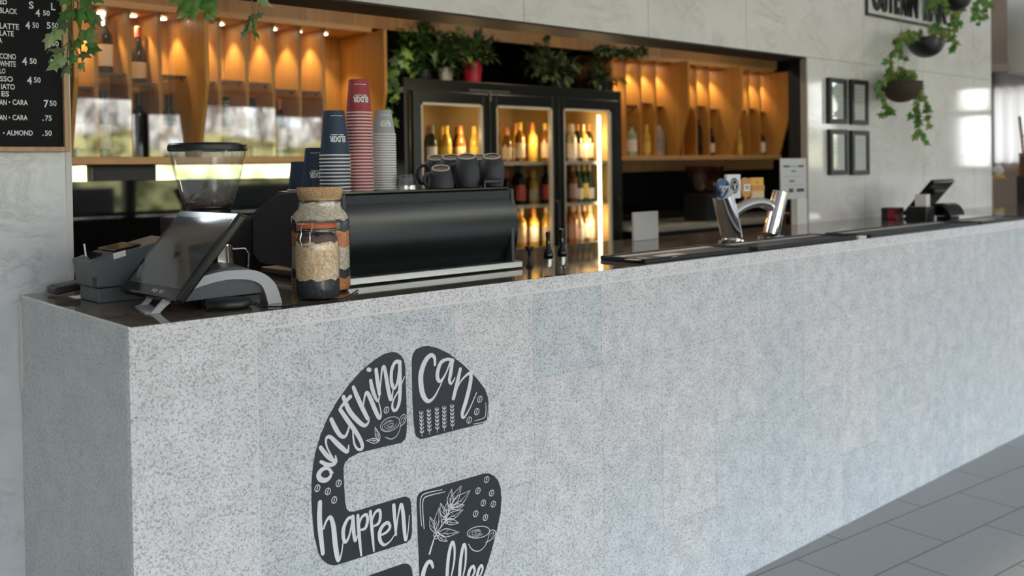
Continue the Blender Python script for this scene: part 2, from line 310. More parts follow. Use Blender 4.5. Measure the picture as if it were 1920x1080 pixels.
# ------------------------------------------------------------------ mesh helpers
class MB:
    def __init__(s): s.v = []; s.f = []; s.m = []
    def add(s, vs, fs, m=0, X=None):
        o = len(s.v)
        s.v += [tuple(X @ Vector(a)) if X else tuple(a) for a in vs]
        s.f += [tuple(i + o for i in f) for f in fs]; s.m += [m] * len(fs); return s
    def box(s, x0, x1, y0, y1, z0, z1, m=0, X=None):
        return s.add([(x0, y0, z0), (x1, y0, z0), (x1, y1, z0), (x0, y1, z0), (x0, y0, z1), (x1, y0, z1), (x1, y1, z1), (x0, y1, z1)],
                     [(0, 3, 2, 1), (4, 5, 6, 7), (0, 1, 5, 4), (1, 2, 6, 5), (2, 3, 7, 6), (3, 0, 4, 7)], m, X)
    def lathe(s, prof, n=28, m=0, X=None, ms=None, cap0=True, cap1=True):
        vs = []; fs = []; mm = []
        for r, zz in prof:
            for k in range(n): a = 2 * PI * k / n; vs.append((r * math.cos(a), r * math.sin(a), zz))
        for i in range(len(prof) - 1):
            for k in range(n):
                k2 = (k + 1) % n; fs.append((i * n + k, i * n + k2, (i + 1) * n + k2, (i + 1) * n + k)); mm.append(ms[i] if ms else m)
        if cap0: fs.append(tuple(range(n - 1, -1, -1))); mm.append(ms[0] if ms else m)
        if cap1: fs.append(tuple((len(prof) - 1) * n + k for k in range(n))); mm.append(ms[-1] if ms else m)
        o = len(s.v); s.v += [tuple(X @ Vector(a)) if X else a for a in vs]; s.f += [tuple(i + o for i in f) for f in fs]; s.m += mm; return s
    def tube(s, pts, r, n=8, m=0, X=None, flat=None):
        pts = [Vector(q) for q in pts]; rs = r if isinstance(r, (list, tuple)) else [r] * len(pts)
        vs = []; fs = []; prev = None
        for i, q in enumerate(pts):
            d = (pts[min(i + 1, len(pts) - 1)] - pts[max(i - 1, 0)])
            d = d.normalized() if d.length > 1e-9 else Vector((0, 0, 1))
            if prev is None:
                a = Vector((0, 0, 1)) if abs(d.z) < .9 else Vector((1, 0, 0)); u = d.cross(a).normalized()
            else: u = (prev - d * prev.dot(d)).normalized()
            prev = u; b = d.cross(u)
            for k in range(n): an = 2 * PI * k / n; vs.append(tuple(q + (u * math.cos(an) + b * math.sin(an)) * rs[i]))
        for i in range(len(pts) - 1):
            for k in range(n): k2 = (k + 1) % n; fs.append((i * n + k, i * n + k2, (i + 1) * n + k2, (i + 1) * n + k))
        fs.append(tuple(range(n - 1, -1, -1))); fs.append(tuple((len(pts) - 1) * n + k for k in range(n)))
        return s.add(vs, fs, m, X)
    def prism(s, pts, vec, m=0, X=None):
        n = len(pts); vec = Vector(vec); vs = [tuple(q) for q in pts] + [tuple(Vector(q) + vec) for q in pts]
        fs = [tuple(range(n)), tuple(range(2 * n - 1, n - 1, -1))] + [(i, (i + 1) % n, n + (i + 1) % n, n + i) for i in range(n)]
        return s.add(vs, fs, m, X)
    def sweep(s, prof, path_fn, m=0):  # prof: list of points lists (rings open), loft
        return s
    def build(s, name, mats, parent=None, smooth=True, bevel=0, loc=None, rot=None, ang=35, fix=True):
        me = bpy.data.meshes.new(name); me.from_pydata(s.v, [], s.f)
        mats = mats if isinstance(mats, (list, tuple)) else [mats]
        for q in mats: me.materials.append(q)
        for pl, mi in zip(me.polygons, s.m): pl.material_index = mi
        if fix:
            b = bmesh.new(); b.from_mesh(me); bmesh.ops.recalc_face_normals(b, faces=b.faces); b.to_mesh(me); b.free()
        if smooth:
            for pl in me.polygons: pl.use_smooth = True
            me.set_sharp_from_angle(angle=math.radians(ang))
        o = bpy.data.objects.new(name, me); COL.objects.link(o)
        if parent: o.parent = parent
        if loc is not None: o.location = loc
        if rot is not None: o.rotation_euler = rot
        if bevel:
            md = o.modifiers.new('bevel', 'BEVEL'); md.width = bevel; md.segments = 2; md.limit_method = 'ANGLE'; md.angle_limit = math.radians(40)
        return o
def Bx(*a, **k): return MB().box(*a, **k)
def tag(o, label, cat, group=None, kind=None):
    if label: o['label'] = label
    if cat: o['category'] = cat
    if group: o['group'] = group
    if kind: o['kind'] = kind
    return o
def thing(name, label, cat, loc=(0, 0, 0), rz=0, group=None):
    o = bpy.data.objects.new(name, None); COL.objects.link(o); o.location = loc; o.rotation_euler = (0, 0, rz); o.empty_display_size = .05
    return tag(o, label, cat, group)
def struct(o): o['kind'] = 'structure'; return o
def dup(o, loc=None, rz=None, label=None, group=None):
    def cp(a, par):
        c = a.copy(); COL.objects.link(c)
        if par: c.parent = par
        for ch in a.children: cp(ch, c)
        return c
    r = cp(o, None)
    if loc is not None: r.location = loc
    if rz is not None: r.rotation_euler = (0, 0, rz)
    if label: r['label'] = label
    if group: r['group'] = group
    return r
def text2d(s, bold=0.0, res=3):
    cu = bpy.data.curves.new('t', 'FONT'); cu.body = s; cu.size = 1; cu.resolution_u = res; cu.offset = bold
    o = bpy.data.objects.new('t', cu); COL.objects.link(o)
    dg = bpy.context.evaluated_depsgraph_get(); me = bpy.data.meshes.new_from_object(o.evaluated_get(dg))
    vs = [tuple(q.co) for q in me.vertices]; fs = [tuple(q.vertices) for q in me.polygons]
    bpy.data.objects.remove(o); bpy.data.curves.remove(cu); bpy.data.meshes.remove(me)
    if not vs: return [], []
    x0 = min(q[0] for q in vs); x1 = max(q[0] for q in vs); y0 = min(q[1] for q in vs); y1 = max(q[1] for q in vs)
    return [((q[0] - x0) / max(x1 - x0, 1e-6), (q[1] - y0) / max(y1 - y0, 1e-6)) for q in vs], fs
ORD = ['first', 'second', 'third', 'fourth', 'fifth', 'sixth', 'seventh', 'eighth', 'ninth', 'tenth', 'eleventh', 'twelfth', 'thirteenth', 'fourteenth', 'fifteenth', 'sixteenth', 'seventeenth', 'eighteenth', 'nineteenth', 'twentieth', 'twenty-first', 'twenty-second', 'twenty-third', 'twenty-fourth', 'twenty-fifth', 'twenty-sixth']
T = Matrix.Translation
def RZ(a): return Matrix.Rotation(a, 4, 'Z')
def RX(a): return Matrix.Rotation(a, 4, 'X')
def RY(a): return Matrix.Rotation(a, 4, 'Y')

# ------------------------------------------------------------------ the setting
WY = .742          # plane of the marble walls
struct(MB().box(-4.6, 13, -9, 3.6, -.1, 0).build('floor', M['floor'], smooth=False))
struct(MB().box(-4.6, 13, -7.2, 3.6, 3.4, 3.5).build('ceiling', M['ceiling'], smooth=False))
struct(MB().box(-4.6, .132, WY, WY + .12, 0, 3.4).build('wall_left', [M['marble_l']], smooth=False))
struct(MB().box(.132, 3.735, WY, WY + .18, 1.95, 3.4).build('wall_header', [M['marble']], smooth=False))
struct(MB().box(.132, 3.735, WY + .004, WY + .176, 1.944, 1.95).build('trim_1', [M['black_paint']], smooth=False))
struct(MB().box(3.735, 6.05, WY, WY + .03, 0, 3.4).build('wall_right', [M['marble_r'], M['tile_edge']], smooth=False))
struct(MB().box(3.737, 6.04, WY + .03, WY + .112, 0, 3.4).build('wall_pier', M['black_paint'], smooth=False))
struct(MB().box(3.722, 3.736, WY - .002, WY + .032, 0, 1.95).build('trim_2', M['tile_edge'], smooth=False))
struct(MB().box(.118, .133, WY - .003, WY + .125, 0, 1.95).build('trim_3', M['joint'], smooth=False))
# bar back walls (black glass), recess behind the fridge, bar ceiling and sides
struct(MB().box(-.6, 2.36, 2.87, 2.95, 0, 2.62).build('wall_back', M['black_glass'], smooth=False))
struct(MB().box(4.225, 6.66, 2.87, 2.95, 0, 2.62).build('wall_back_right', M['black_glass'], smooth=False))
struct(MB().box(2.36, 4.225, 3.36, 3.44, 0, 2.62).box(2.34, 2.36, 2.951, 3.44, 0, 2.62).box(4.225, 4.245, 2.951, 3.44, 0, 2.62).build('wall_recess', M['black_paint'], smooth=False))
struct(MB().box(.1, 6.66, WY + .30, 3.44, 2.56, 2.62).build('ceiling_bar', M['black_paint'], smooth=False))
struct(MB().box(.1, 3.735, WY + .18, WY + .30, 2.5, 2.62).build('trim_5', M['black_paint'], smooth=False))
struct(MB().box(-.6, -.5, WY + .12, 2.87, 0, 2.62).build('wall_bar_left', M['black_paint'], smooth=False))
struct(MB().box(6.58, 6.66, 1.07, 2.87, 0, 2.62).build('wall_bar_right', M['black_paint'], smooth=False))
struct(MB().box(.62, 2.355, 2.845, 2.869, 1.372, 1.448).build('wall_mirror_strip', M['mirror'], smooth=False))
# hall: left wall, facade with openings, end wall with windows
struct(MB().box(-4.7, -4.6, -7.2, WY + .12, 0, 3.4).build('wall_hall_left', M['wall_white'], smooth=False))
fb = MB()
fb.box(-4.6, 13, -7.2, -7.0, 2.38, 2.92).box(-4.6, 6.2, -7.2, -7.0, 2.92, 3.14).box(7.8, 13, -7.2, -7.0, 2.92, 3.14).box(-4.6, 13, -7.2, -7.0, 3.14, 3.4)
fb.box(-4.6, 4.5, -7.2, -7.0, 0, 1.22).box(5.65, 13, -7.2, -7.0, 0, 1.22)
struct(fb.build('wall_facade', M['wall_grey'], smooth=False))
for i, xx in enumerate((-4.55, -1.6, 1.9, 4.75, 7.9, 10.6)):
    struct(MB().box(xx - .08, xx + .08, -7.18, -7.02, 0, 2.38).build('trim_%d' % (i + 10), M['frame_dark'], smooth=False))
eb = MB(); EX = 9.0
eb.box(EX, EX + .15, -7.0, -2.5, 0, 3.4).box(EX, EX + .15, -2.5, -2.08, 2.32, 3.4).box(EX, EX + .15, -2.08, -.76, 1.28, 3.4).box(EX, EX + .15, -2.5, -2.08, 1.28, 1.36)
eb.box(EX, EX + .15, -.76, -.44, 1.28, 1.36).box(EX, EX + .15, -.76, -.44, 2.12, 3.4).box(EX, EX + .15, -.44, .9, 0, 3.4)
struct(eb.build('wall_end', M['wall_white'], smooth=False))
struct(MB().box(EX + .03, EX + .1, -.76, -.44, 1.85, 1.91).build('trim_20', M['wall_grey'], smooth=False))
M['tinted'] = glass('tinted_glass', (.38, .40, .41), .05)
struct(MB().box(EX + .06, EX + .07, -2.5, -.44, 0, 1.28).build('dimming_pane_1', M['tinted'], smooth=False))  # unseen pane, added to dim the daylight through the low opening
# back corner of the hall beyond the marble wall
struct(MB().box(9.0, 9.15, .9, 3.6, 0, 1.40).build('wall_end_low', M['wall_tan'], smooth=False))
struct(MB().box(9.0, 9.15, .9, 3.6, 2.10, 3.4).build('wall_end_high', M['wall_grey'], smooth=False))
struct(MB().box(6.06, 9.0, 3.5, 3.6, 0, 3.4).build('wall_rear', M['wall_grey'], smooth=False))
struct(MB().box(8.2, 8.98, .9, 3.5, 2.26, 3.38).build('trim_21', M['wall_tan'], smooth=False))
struct(MB().box(6.9, 7.6, .70, .955, 2.06, 3.39).build('trim_22', M['wall_white'], smooth=False))

# ------------------------------------------------------------------ bar counter
ct = thing('bar_counter', 'long speckled grey granite bar counter with dark polished top running across the scene', 'counter', (0, 0, 0))
CL = 6.9
MB().box(.27, CL, 0, .02, 0, 1.060).build('front_cladding', M['granite_front'], ct, smooth=False)
MB().box(0, .27, 0, .02, 0, 1.0995).box(.27, CL, 0, .02, 1.0655, 1.0995).build('edge_band', M['granite_edge'], ct, smooth=False)
MB().box(.27, CL, -.0003, .02, 1.060, 1.0655).box(.2685, .2715, -.0003, .02, 0, 1.060).build('joint_strip', M['joint'], ct, smooth=False)
MB().box(0, .02, .02, WY - .001, 0, 1.0995).build('end_panel', M['granite_end'], ct, smooth=False)
MB().box(.0, CL, .0, WY - .001, 1.0996, 1.1).build('worktop', M['granite_top'], ct, smooth=False)
MB().box(.02, CL, .02, WY - .004, .0, 1.0994).build('core', M['dark_grey'], ct, smooth=False)
MB().box(-.002, .002, -.002, WY - .02, 1.0975, 1.1012).box(-.004, 0, WY - .02, WY - .004, .86, 1.085).build('edge_trim_and_glint', M['joint'], ct, smooth=False)  # the upright pale strip paints in an edge reflection by the wall

# ------------------------------------------------------------------ counter decal
DY = -.0012
def catmull(pts, k=5, closed=False):
    out = []; n = len(pts)
    rng = range(n if closed else n - 1)
    for i in rng:
        p0, p1, p2, p3 = (pts[(i - 1) % n] if closed or i > 0 else pts[0]), pts[i % n], pts[(i + 1) % n], (pts[(i + 2) % n] if closed or i + 2 < n else pts[-1])
        for j in range(k):
            u = j / k
            out.append(tuple(.5 * (2 * b + (c_ - a) * u + (2 * a - 5 * b + 4 * c_ - d) * u * u + (3 * b - a - 3 * c_ + d) * u ** 3) for a, b, c_, d in zip(p0, p1, p2, p3)))
    if not closed: out.append(tuple(pts[-1]))
    return out
def c3(x, y): return (560 + x / 4.8, 630 + y / 4.8)
def c4(x, y): return (560 + x / 4.695, 850 + y / 4.695)
def onfront(x, y, Y=0): q = at(x, y, 0); return Vector((q.x, Y, q.z))
decal = thing('counter_decal', 'dark slate coffee cup decal with white brush lettering on the granite counter front', 'decal', onfront(760, 850))
def dl(v): return v - decal.location
def panel(pts_px):
    pts = [dl(onfront(x, y, DY)) for x, y in pts_px]
    return MB().prism(pts, (0, -DY - .0001, 0)).build('panel', M['slate'], decal, smooth=False)
def strokes(parent, name, items, dy=-.0008):
    b = MB()
    for si, (pts, conv, S) in enumerate(items):
        q = catmull(pts, 6)
        prev = None; P3 = []
        for (x, y, wd) in q:
            X, Y = conv(x, y); P3.append((dl(onfront(X, Y, DY + dy - si * .00004 - len(P3) * .000004)), wd / S))
        vs = []; n = len(P3)
        for i, (a, wd) in enumerate(P3):
            d = P3[min(i + 1, n - 1)][0] - P3[max(i - 1, 0)][0]
            if d.length < 1e-7: d = Vector((1, 0, 0))
            d.normalize(); nr = Vector((-d.z, 0, d.x))
            ww = wd * .5 * .00128
            vs += [a + nr * ww, a - nr * ww]
        b.add(vs, [(2 * i, 2 * i + 1, 2 * i + 3, 2 * i + 2) for i in range(n - 1)])
        for end in (0, n - 1):                       # round ends
            a, wd = P3[end]; r = wd * .5 * .00128
            b.add([a + Vector((r * math.cos(k * PI / 5), -.00002, r * math.sin(k * PI / 5))) for k in range(10)], [tuple(range(10))])
    return b.build(name, M['decal_white'], parent, smooth=False, fix=False)
def S3(*pts): return (pts, c3, 4.8)
def S4(*pts): return (pts, c4, 4.695)
def ell(cx, cy, rx, ry, rot, wd, fn, a0=0, a1=360, n=14):
    r = math.radians(rot); o = []
    for k in range(n + 1):
        a = math.radians(a0 + (a1 - a0) * k / n); ex, ey = rx * math.cos(a), ry * math.sin(a)
        o.append((cx + ex * math.cos(r) - ey * math.sin(r), cy + ex * math.sin(r) + ey * math.cos(r), wd))
    return fn(*o)
def bean(cx, cy, fn, s=1.): return [ell(cx, cy, 20 * s, 29 * s, 20, 7, fn), fn((cx + 7, cy - 20, 6), (cx - 3, cy, 6), (cx + 3, cy, 6), (cx - 7, cy + 20, 6))]
def leafline(bx, by, tx, ty, wdt, fn):
    mx_, my_ = (bx + tx) / 2, (by + ty) / 2; dx, dy = tx - bx, ty - by; l = math.hypot(dx, dy); nx, ny = -dy / l * wdt, dx / l * wdt
    return [fn((bx, by, 6), (mx_ + nx - dx * .1, my_ + ny - dy * .1, 7), (tx, ty, 4)), fn((bx, by, 6), (mx_ - nx - dx * .1, my_ - ny - dy * .1, 7), (tx, ty, 4)),
            fn((bx, by, 4), (mx_ + nx * .2, my_ + ny * .2, 5), (tx - dx * .1, ty - dy * .1, 3)), fn((bx + dx * .3, by + dy * .3, 3), (mx_ + nx * .55, my_ + ny * .55, 4)), fn((bx + dx * .3, by + dy * .3, 3), (mx_ - nx * .55, my_ - ny * .55, 4))]
def rim_pts(ctrl, fn, k=5): return [fn(x, y) for x, y in catmull(ctrl, k, True)]
# piece with "anything ... happen"
A = [c3(*q) for q in [(840, 143), (880, 148), (920, 175), (945, 215), (957, 270), (962, 400), (968, 600), (972, 760), (970, 860), (958, 925), (925, 960), (750, 1000), (600, 1037), (545, 1050)]]
A += [c4(*q) for q in [(500, 10), (440, 42), (405, 82), (392, 130), (396, 250), (408, 430), (420, 488), (445, 512), (490, 512), (700, 448), (900, 388), (940, 379), (970, 392), (986, 425), (993, 560), (997, 690), (985, 750), (950, 785), (650, 882), (380, 968), (310, 987), (255, 975), (205, 935), (175, 880), (140, 740), (122, 580), (112, 400), (114, 250), (126, 110), (145, 0)]]
A += [c3(*q) for q in [(200, 880), (270, 720), (350, 580), (450, 440), (560, 315), (680, 215), (770, 160)]]
pa = panel(A)
B = [c3(*q) for q in [(1120, 93), (1170, 90), (1240, 105), (1350, 158), (1480, 258), (1600, 378), (1670, 470), (1700, 545), (1711, 640), (1709, 715), (1695, 762), (1655, 788), (1400, 850), (1130, 922), (1090, 926), (1062, 908), (1046, 870), (1036, 780), (1026, 600), (1020, 400), (1018, 220), (1026, 165), (1055, 118)]]
pb = panel(B)
Cc = [c4(*q) for q in [(1635, 176), (1675, 176), (1720, 198), (1755, 240), (1775, 300), (1783, 400), (1775, 520), (1745, 670), (1705, 820), (1665, 960), (1620, 1090), (1560, 1220), (1470, 1340), (1340, 1430), (1200, 1480), (1120, 1490), (1085, 1470), (1072, 1420), (1066, 1200), (1056, 900), (1046, 700), (1038, 430), (1042, 385), (1060, 350), (1090, 333), (1350, 258)]]
pc = panel(Cc)
Dd = [c4(*q) for q in [(640, 1068), (800, 1012), (920, 970), (960, 972), (988, 1000), (1000, 1050), (1008, 1200), (1015, 1400), (1000, 1450), (950, 1470), (820, 1440), (700, 1370), (610, 1270), (565, 1180), (565, 1120), (590, 1088)]]
pd = panel(Dd)
strokes(pa, 'lettering', [
    S3((905, 232, 36), (865, 235, 34), (832, 310, 34), (832, 420, 34), (855, 470, 28), (882, 420, 24), (900, 310, 26)), S3((905, 232, 38), (907, 400, 40), (905, 560, 36), (885, 645, 30), (855, 670, 28), (838, 635, 24), (850, 570, 18), (900, 480, 14), (948, 365, 9)),
    S3((692, 302, 36), (707, 420, 40), (722, 520, 34)), S3((722, 520, 18), (735, 400, 16), (746, 300, 22), (765, 278, 32), (785, 380, 40), (805, 500, 40), (825, 572, 32), (842, 500, 14), (850, 430, 10)),
    S3((643, 400, 34), (660, 480, 40), (690, 560, 30), (712, 582, 18), (727, 505, 12)), S3((622, 300, 38), (634, 304, 38)),
    S3((488, 460, 34), (520, 540, 42), (575, 660, 42), (615, 740, 36)), S3((575, 640, 14), (590, 540, 20), (610, 508, 32), (640, 560, 42), (690, 680, 42), (722, 738, 32), (736, 690, 14), (715, 590, 10)),
    S3((398, 548, 38), (450, 670, 44), (530, 765, 42), (588, 804, 32), (622, 775, 20), (628, 730, 10)), S3((374, 640, 26), (415, 590, 30), (460, 545, 36)),
    S3((288, 748, 36), (325, 825, 42), (372, 895, 36), (415, 900, 28), (442, 840, 20), (452, 790, 12)), S3((368, 660, 36), (440, 765, 42), (515, 870, 40), (560, 955, 36), (565, 1010, 30), (530, 1018, 24), (498, 975, 20), (485, 900, 16), (480, 800, 10)),
    S3((192, 1002, 36), (250, 1075, 40), (310, 1120, 36)), S3((310, 1110, 14), (250, 1000, 16), (242, 925, 24), (275, 905, 32), (340, 965, 42), (400, 1020, 40), (435, 1040, 26), (445, 980, 12)),
    S4((290, 170, 24), (255, 132, 26), (205, 138, 36), (170, 185, 44), (190, 228, 44), (240, 232, 38), (278, 190, 26), (262, 140, 18), (225, 105, 16), (190, 75, 16)), S4((190, 72, 28), (250, 98, 34), (300, 95, 32), (325, 65, 24), (318, 20, 12)),
    S4((182, 430, 40), (178, 560, 46), (187, 700, 46), (208, 878, 36)), S4((213, 660, 18), (240, 590, 22), (275, 562, 34), (300, 640, 44), (312, 760, 48), (330, 890, 44), (346, 942, 28), (370, 880, 14), (385, 780, 10)),
    S4((470, 562, 28), (430, 572, 30), (392, 650, 36), (388, 735, 34), (408, 778, 28), (440, 720, 20), (463, 600, 16)), S4((470, 555, 36), (478, 680, 36), (492, 768, 26), (512, 720, 12)),
    S4((515, 545, 30), (525, 700, 34), (545, 895, 18)), S4((522, 640, 14), (548, 562, 24), (590, 538, 28), (600, 590, 30), (580, 655, 28), (535, 672, 16)),
    S4((625, 510, 30), (640, 680, 32), (656, 858, 16)), S4((636, 600, 14), (665, 522, 24), (705, 498, 28), (712, 560, 30), (695, 615, 28), (645, 642, 16)),
    S4((700, 725, 18), (765, 692, 24), (798, 645, 28), (775, 607, 30), (730, 640, 36), (705, 700, 38), (712, 768, 34), (748, 803, 24), (800, 768, 14), (842, 705, 10)),
    S4((830, 455, 36), (840, 580, 34), (850, 715, 22)), S4((852, 690, 12), (870, 540, 16), (895, 445, 28), (912, 520, 38), (922, 650, 40), (935, 762, 26), (955, 690, 12), (968, 545, 8))])
strokes(pb, 'lettering', [
    S3((1222, 258, 28), (1218, 195, 34), (1185, 172, 40), (1135, 225, 50), (1098, 330, 56), (1096, 430, 56), (1115, 530, 52), (1158, 585, 38), (1210, 555, 24), (1260, 465, 14), (1292, 395, 10)),
    S3((1385, 222, 34), (1335, 208, 30), (1275, 240, 38), (1245, 330, 42), (1250, 390, 40), (1278, 402, 30), (1322, 330, 18), (1362, 225, 20)), S3((1378, 218, 40), (1364, 330, 42), (1352, 400, 34), (1370, 428, 22), (1402, 375, 12)),
    S3((1450, 297, 36), (1422, 420, 44), (1388, 560, 40)), S3((1388, 560, 16), (1440, 430, 16), (1500, 355, 24), (1542, 338, 38), (1540, 420, 46), (1502, 580, 48), (1468, 695, 42), (1482, 732, 24), (1532, 655, 14), (1596, 508, 10))])
sp = []
for x0, y0, x1, y1 in ((1098, 672, 1105, 902), (1165, 655, 1172, 885), (1237, 640, 1240, 866), (1302, 628, 1302, 852), (1370, 612, 1375, 836)):
    sp.append(S3((x0, y0, 5), ((x0 + x1) / 2, (y0 + y1) / 2, 6), (x1, y1, 5)))
    for k in range(6):
        u = (k + .3) / 6.8; px_, py_ = x0 + (x1 - x0) * u, y0 + (y1 - y0) * u
        for sgn in (-1, 1): sp.append(S3((px_, py_ + 18, 4), (px_ + sgn * 11, py_ + 12, 11), (px_ + sgn * 17, py_ - 6, 4)))
sp += bean(1625, 567, S3) + bean(1598, 680, S3) + bean(1530, 755, S3)
sp += [S3((1680, 600, 6), (1680, 690, 8), (1664, 735, 8), (1580, 762, 6)), S3((1702, 620, 6), (1698, 715, 8), (1678, 766, 8), (1568, 792, 6))]
strokes(pb, 'sprig_print', [q for q in sp if q[0][0][0] < 1400]); strokes(pb, 'bean_print', sp[-8:-2]); strokes(pb, 'corner_print', sp[-2:])
cupA = [ell(818, 792, 92, 58, -27, 6, S3), ell(812, 800, 70, 38, -27, 4, S3, 20, 300), ell(815, 796, 50, 26, -27, 4, S3, 60, 330), ell(820, 800, 30, 12, -27, 4, S3), S3((775, 908, 7), (825, 926, 7), (875, 900, 6), (905, 840, 5), (915, 770, 5)),
        S3((905, 740, 6), (935, 706, 7), (960, 722, 7), (950, 775, 7), (905, 815, 6)), S3((915, 755, 4), (940, 728, 5), (948, 740, 5), (930, 780, 4))]
nA = len(cupA); leafA = leafline(720, 945, 605, 938, 22, S3) + leafline(722, 940, 682, 818, 20, S3) 
beanA = bean(785, 665, S3)
for q in ((160, 305), (252, 333), (347, 262), (308, 408)): beanA += bean(*q, S4, 1.05)
strokes(pa, 'cup_print', cupA); strokes(pa, 'leaf_print', leafA); strokes(pa, 'bean_print', beanA)
strokes(pc, 'lettering', [
    S4((1178, 1000, 26), (1160, 955, 34), (1128, 965, 42), (1096, 1040, 48), (1088, 1120, 48), (1110, 1200, 42), (1160, 1215, 26), (1210, 1150, 12)),
    S4((1300, 1330, 34), (1302, 1080, 38), (1316, 900, 38), (1345, 785, 34), (1366, 820, 26), (1364, 950, 22), (1330, 1120, 14)), S4((1410, 1330, 34), (1412, 1080, 38), (1424, 920, 38), (1448, 805, 34), (1466, 840, 26), (1462, 980, 22), (1430, 1130, 14)),
    S4((1490, 1110, 16), (1525, 1080, 22), (1545, 1030, 26), (1530, 992, 30), (1500, 1030, 36), (1488, 1100, 38), (1505, 1180, 30), (1545, 1170, 14)), S4((1572, 1100, 16), (1600, 1060, 22), (1615, 1010, 24), (1602, 985, 26), (1580, 1020, 32), (1566, 1090, 34), (1580, 1160, 26))])
lf = [S4((1148, 882, 20), (1172, 800, 16), (1205, 710, 10), (1290, 585, 9), (1335, 465, 8), (1350, 420, 6))]
for q in ((1320, 470, 1342, 312, 26), (1330, 470, 1428, 283, 34), (1340, 475, 1505, 325, 40), (1340, 480, 1453, 452, 26), (1285, 570, 1242, 435, 28), (1285, 560, 1305, 420, 20), (1285, 580, 1442, 492, 30), (1280, 590, 1402, 610, 28), (1195, 700, 1148, 555, 28), (1210, 700, 1226, 475, 34), (1215, 700, 1402, 690, 36), (1212, 718, 1300, 772, 26)): lf += leafline(*q, S4)
for q in ((1265, 590), (1290, 600), (1278, 565), (1190, 715), (1215, 705), (1200, 735), (1320, 490), (1345, 480)): lf.append(ell(*q, 14, 14, 0, 6, S4, n=8))
strokes(pc, 'branch_print', lf); lf = []; cor = [S4((1100, 662, 7), (1088, 500, 9), (1092, 410, 9), (1130, 375, 9), (1285, 336, 6)), S4((1078, 637, 7), (1066, 490, 9), (1072, 390, 9), (1115, 350, 9), (1258, 318, 6))]
strokes(pc, 'corner_print', cor)
for q in ((1650, 230), (1573, 328), (1693, 348), (1620, 435), (1708, 445), (1552, 530), (1638, 563)): lf += bean(*q, S4, .95)
strokes(pc, 'bean_print', lf)
lf = [ell(1578, 692, 100, 50, -10, 7, S4), ell(1560, 700, 66, 30, -10, 4, S4, 30, 300), ell(1565, 698, 46, 20, -10, 4, S4, 40, 320), ell(1570, 698, 26, 10, -10, 4, S4),
       S4((1490, 796, 6), (1525, 846, 9), (1580, 858, 8), (1630, 820, 7), (1660, 760, 6), (1674, 690, 6)), S4((1668, 700, 6), (1700, 672, 8), (1730, 695, 8), (1705, 745, 8), (1640, 785, 7)), S4((1680, 715, 4), (1705, 695, 5), (1712, 708, 5), (1690, 738, 4))]
strokes(pc, 'cup_print', lf)

# ------------------------------------------------------------------ bottles
GL = {'green': mat('green_bottle', (.012, .045, .018), .08), 'dark': mat('dark_bottle', (.006, .006, .007), .08), 'amber': mat('amber_bottle', (.20, .075, .012), .08),
      'gold': mat('gold_drink', (.55, .33, .05), .1), 'clear': mat('clear_drink', (.45, .44, .38), .08), 'rose': mat('rose_drink', (.50, .20, .10), .1), 'pale': mat('pale_green_glass', (.30, .38, .28), .08)}
LB = {'cream': mat('cream_label', (.66, .54, .40), .6), 'white': mat('white_label', (.78, .76, .72), .6), 'pink': mat('pink_label', (.66, .40, .36), .6), 'red': mat('red_label', (.62, .10, .08), .6), 'yellow': mat('yellow_label', (.72, .50, .08), .6), 'grey': mat('grey_label', (.35, .34, .33), .6), 'black': M['black_plastic'], 'blue': mat('blue_label', (.05, .12, .30), .5), 'copper': mat('copper_foil', (.55, .22, .08), .35, metal=.5), 'orange': mat('orange_foil', (.62, .20, .05), .4)}
PROF = {'bordeaux': [(.034, 0), (.0375, .004), (.0375, .185), (.034, .205), (.018, .228), (.0145, .24), (.0145, .30)],
        'burgundy': [(.036, 0), (.040, .004), (.040, .14), (.034, .175), (.020, .215), (.0145, .245), (.0145, .30)],
        'beer': [(.028, 0), (.0305, .003), (.0305, .125), (.027, .145), (.014, .18), (.013, .225)],
        'spirit': [(.040, 0), (.043, .004), (.043, .16), (.036, .185), (.016, .20), (.015, .225)],
        'tall': [(.028, 0), (.030, .004), (.030, .21), (.024, .24), (.014, .26), (.0135, .31)]}
_bt = {}
def bottle_meshes(kind, g, lab, cap, lab2):
    key = (kind, g, lab, cap, lab2)
    if key in _bt: return _bt[key]
    pr = PROF[kind]; top = pr[-1]; body = MB().lathe(pr, 20).build('glass_body', GL[g])
    rb = max(r for r, _ in pr[:3]) + .0006; hb = pr[2][1]
    out = [body]
    if lab: out.append(MB().lathe([(rb, hb * .22), (rb, hb * .82)], 20, cap0=False, cap1=False).build('label', LB[lab]))
    nr = top[0] + .0012; hz = top[1]
    out.append(MB().lathe([(nr, hz - .052), (nr, hz), (nr * .8, hz + .003)], 16, cap0=False).build('cap', LB[cap]))
    if lab2:
        out.append(MB().lathe([(nr + .0006, hz - .040), (nr + .0006, hz - .034)], 16, cap0=False, cap1=False).lathe([(nr + .0006, hz - .026), (nr + .0006, hz - .020)], 16, cap0=False, cap1=False).build('neck_band', LB[lab2]))
    ms = [(o.name.split('.')[0], o.data) for o in out]
    for o in out: bpy.data.objects.remove(o)
    _bt[key] = ms; return ms
def bottle(loc, kind, g, lab, cap, label, group, scale=1., lab2=None):
    t = thing('wine_bottle' if kind in ('bordeaux', 'burgundy', 'tall') else 'beer_bottle' if kind == 'beer' else 'spirit_bottle', label, 'bottle', loc, random.uniform(0, 6), group)
    t.scale = (scale,) * 3
    for nm, me in bottle_meshes(kind, g, lab, cap, lab2):
        o = bpy.data.objects.new(nm, me); COL.objects.link(o); o.parent = t
    return t

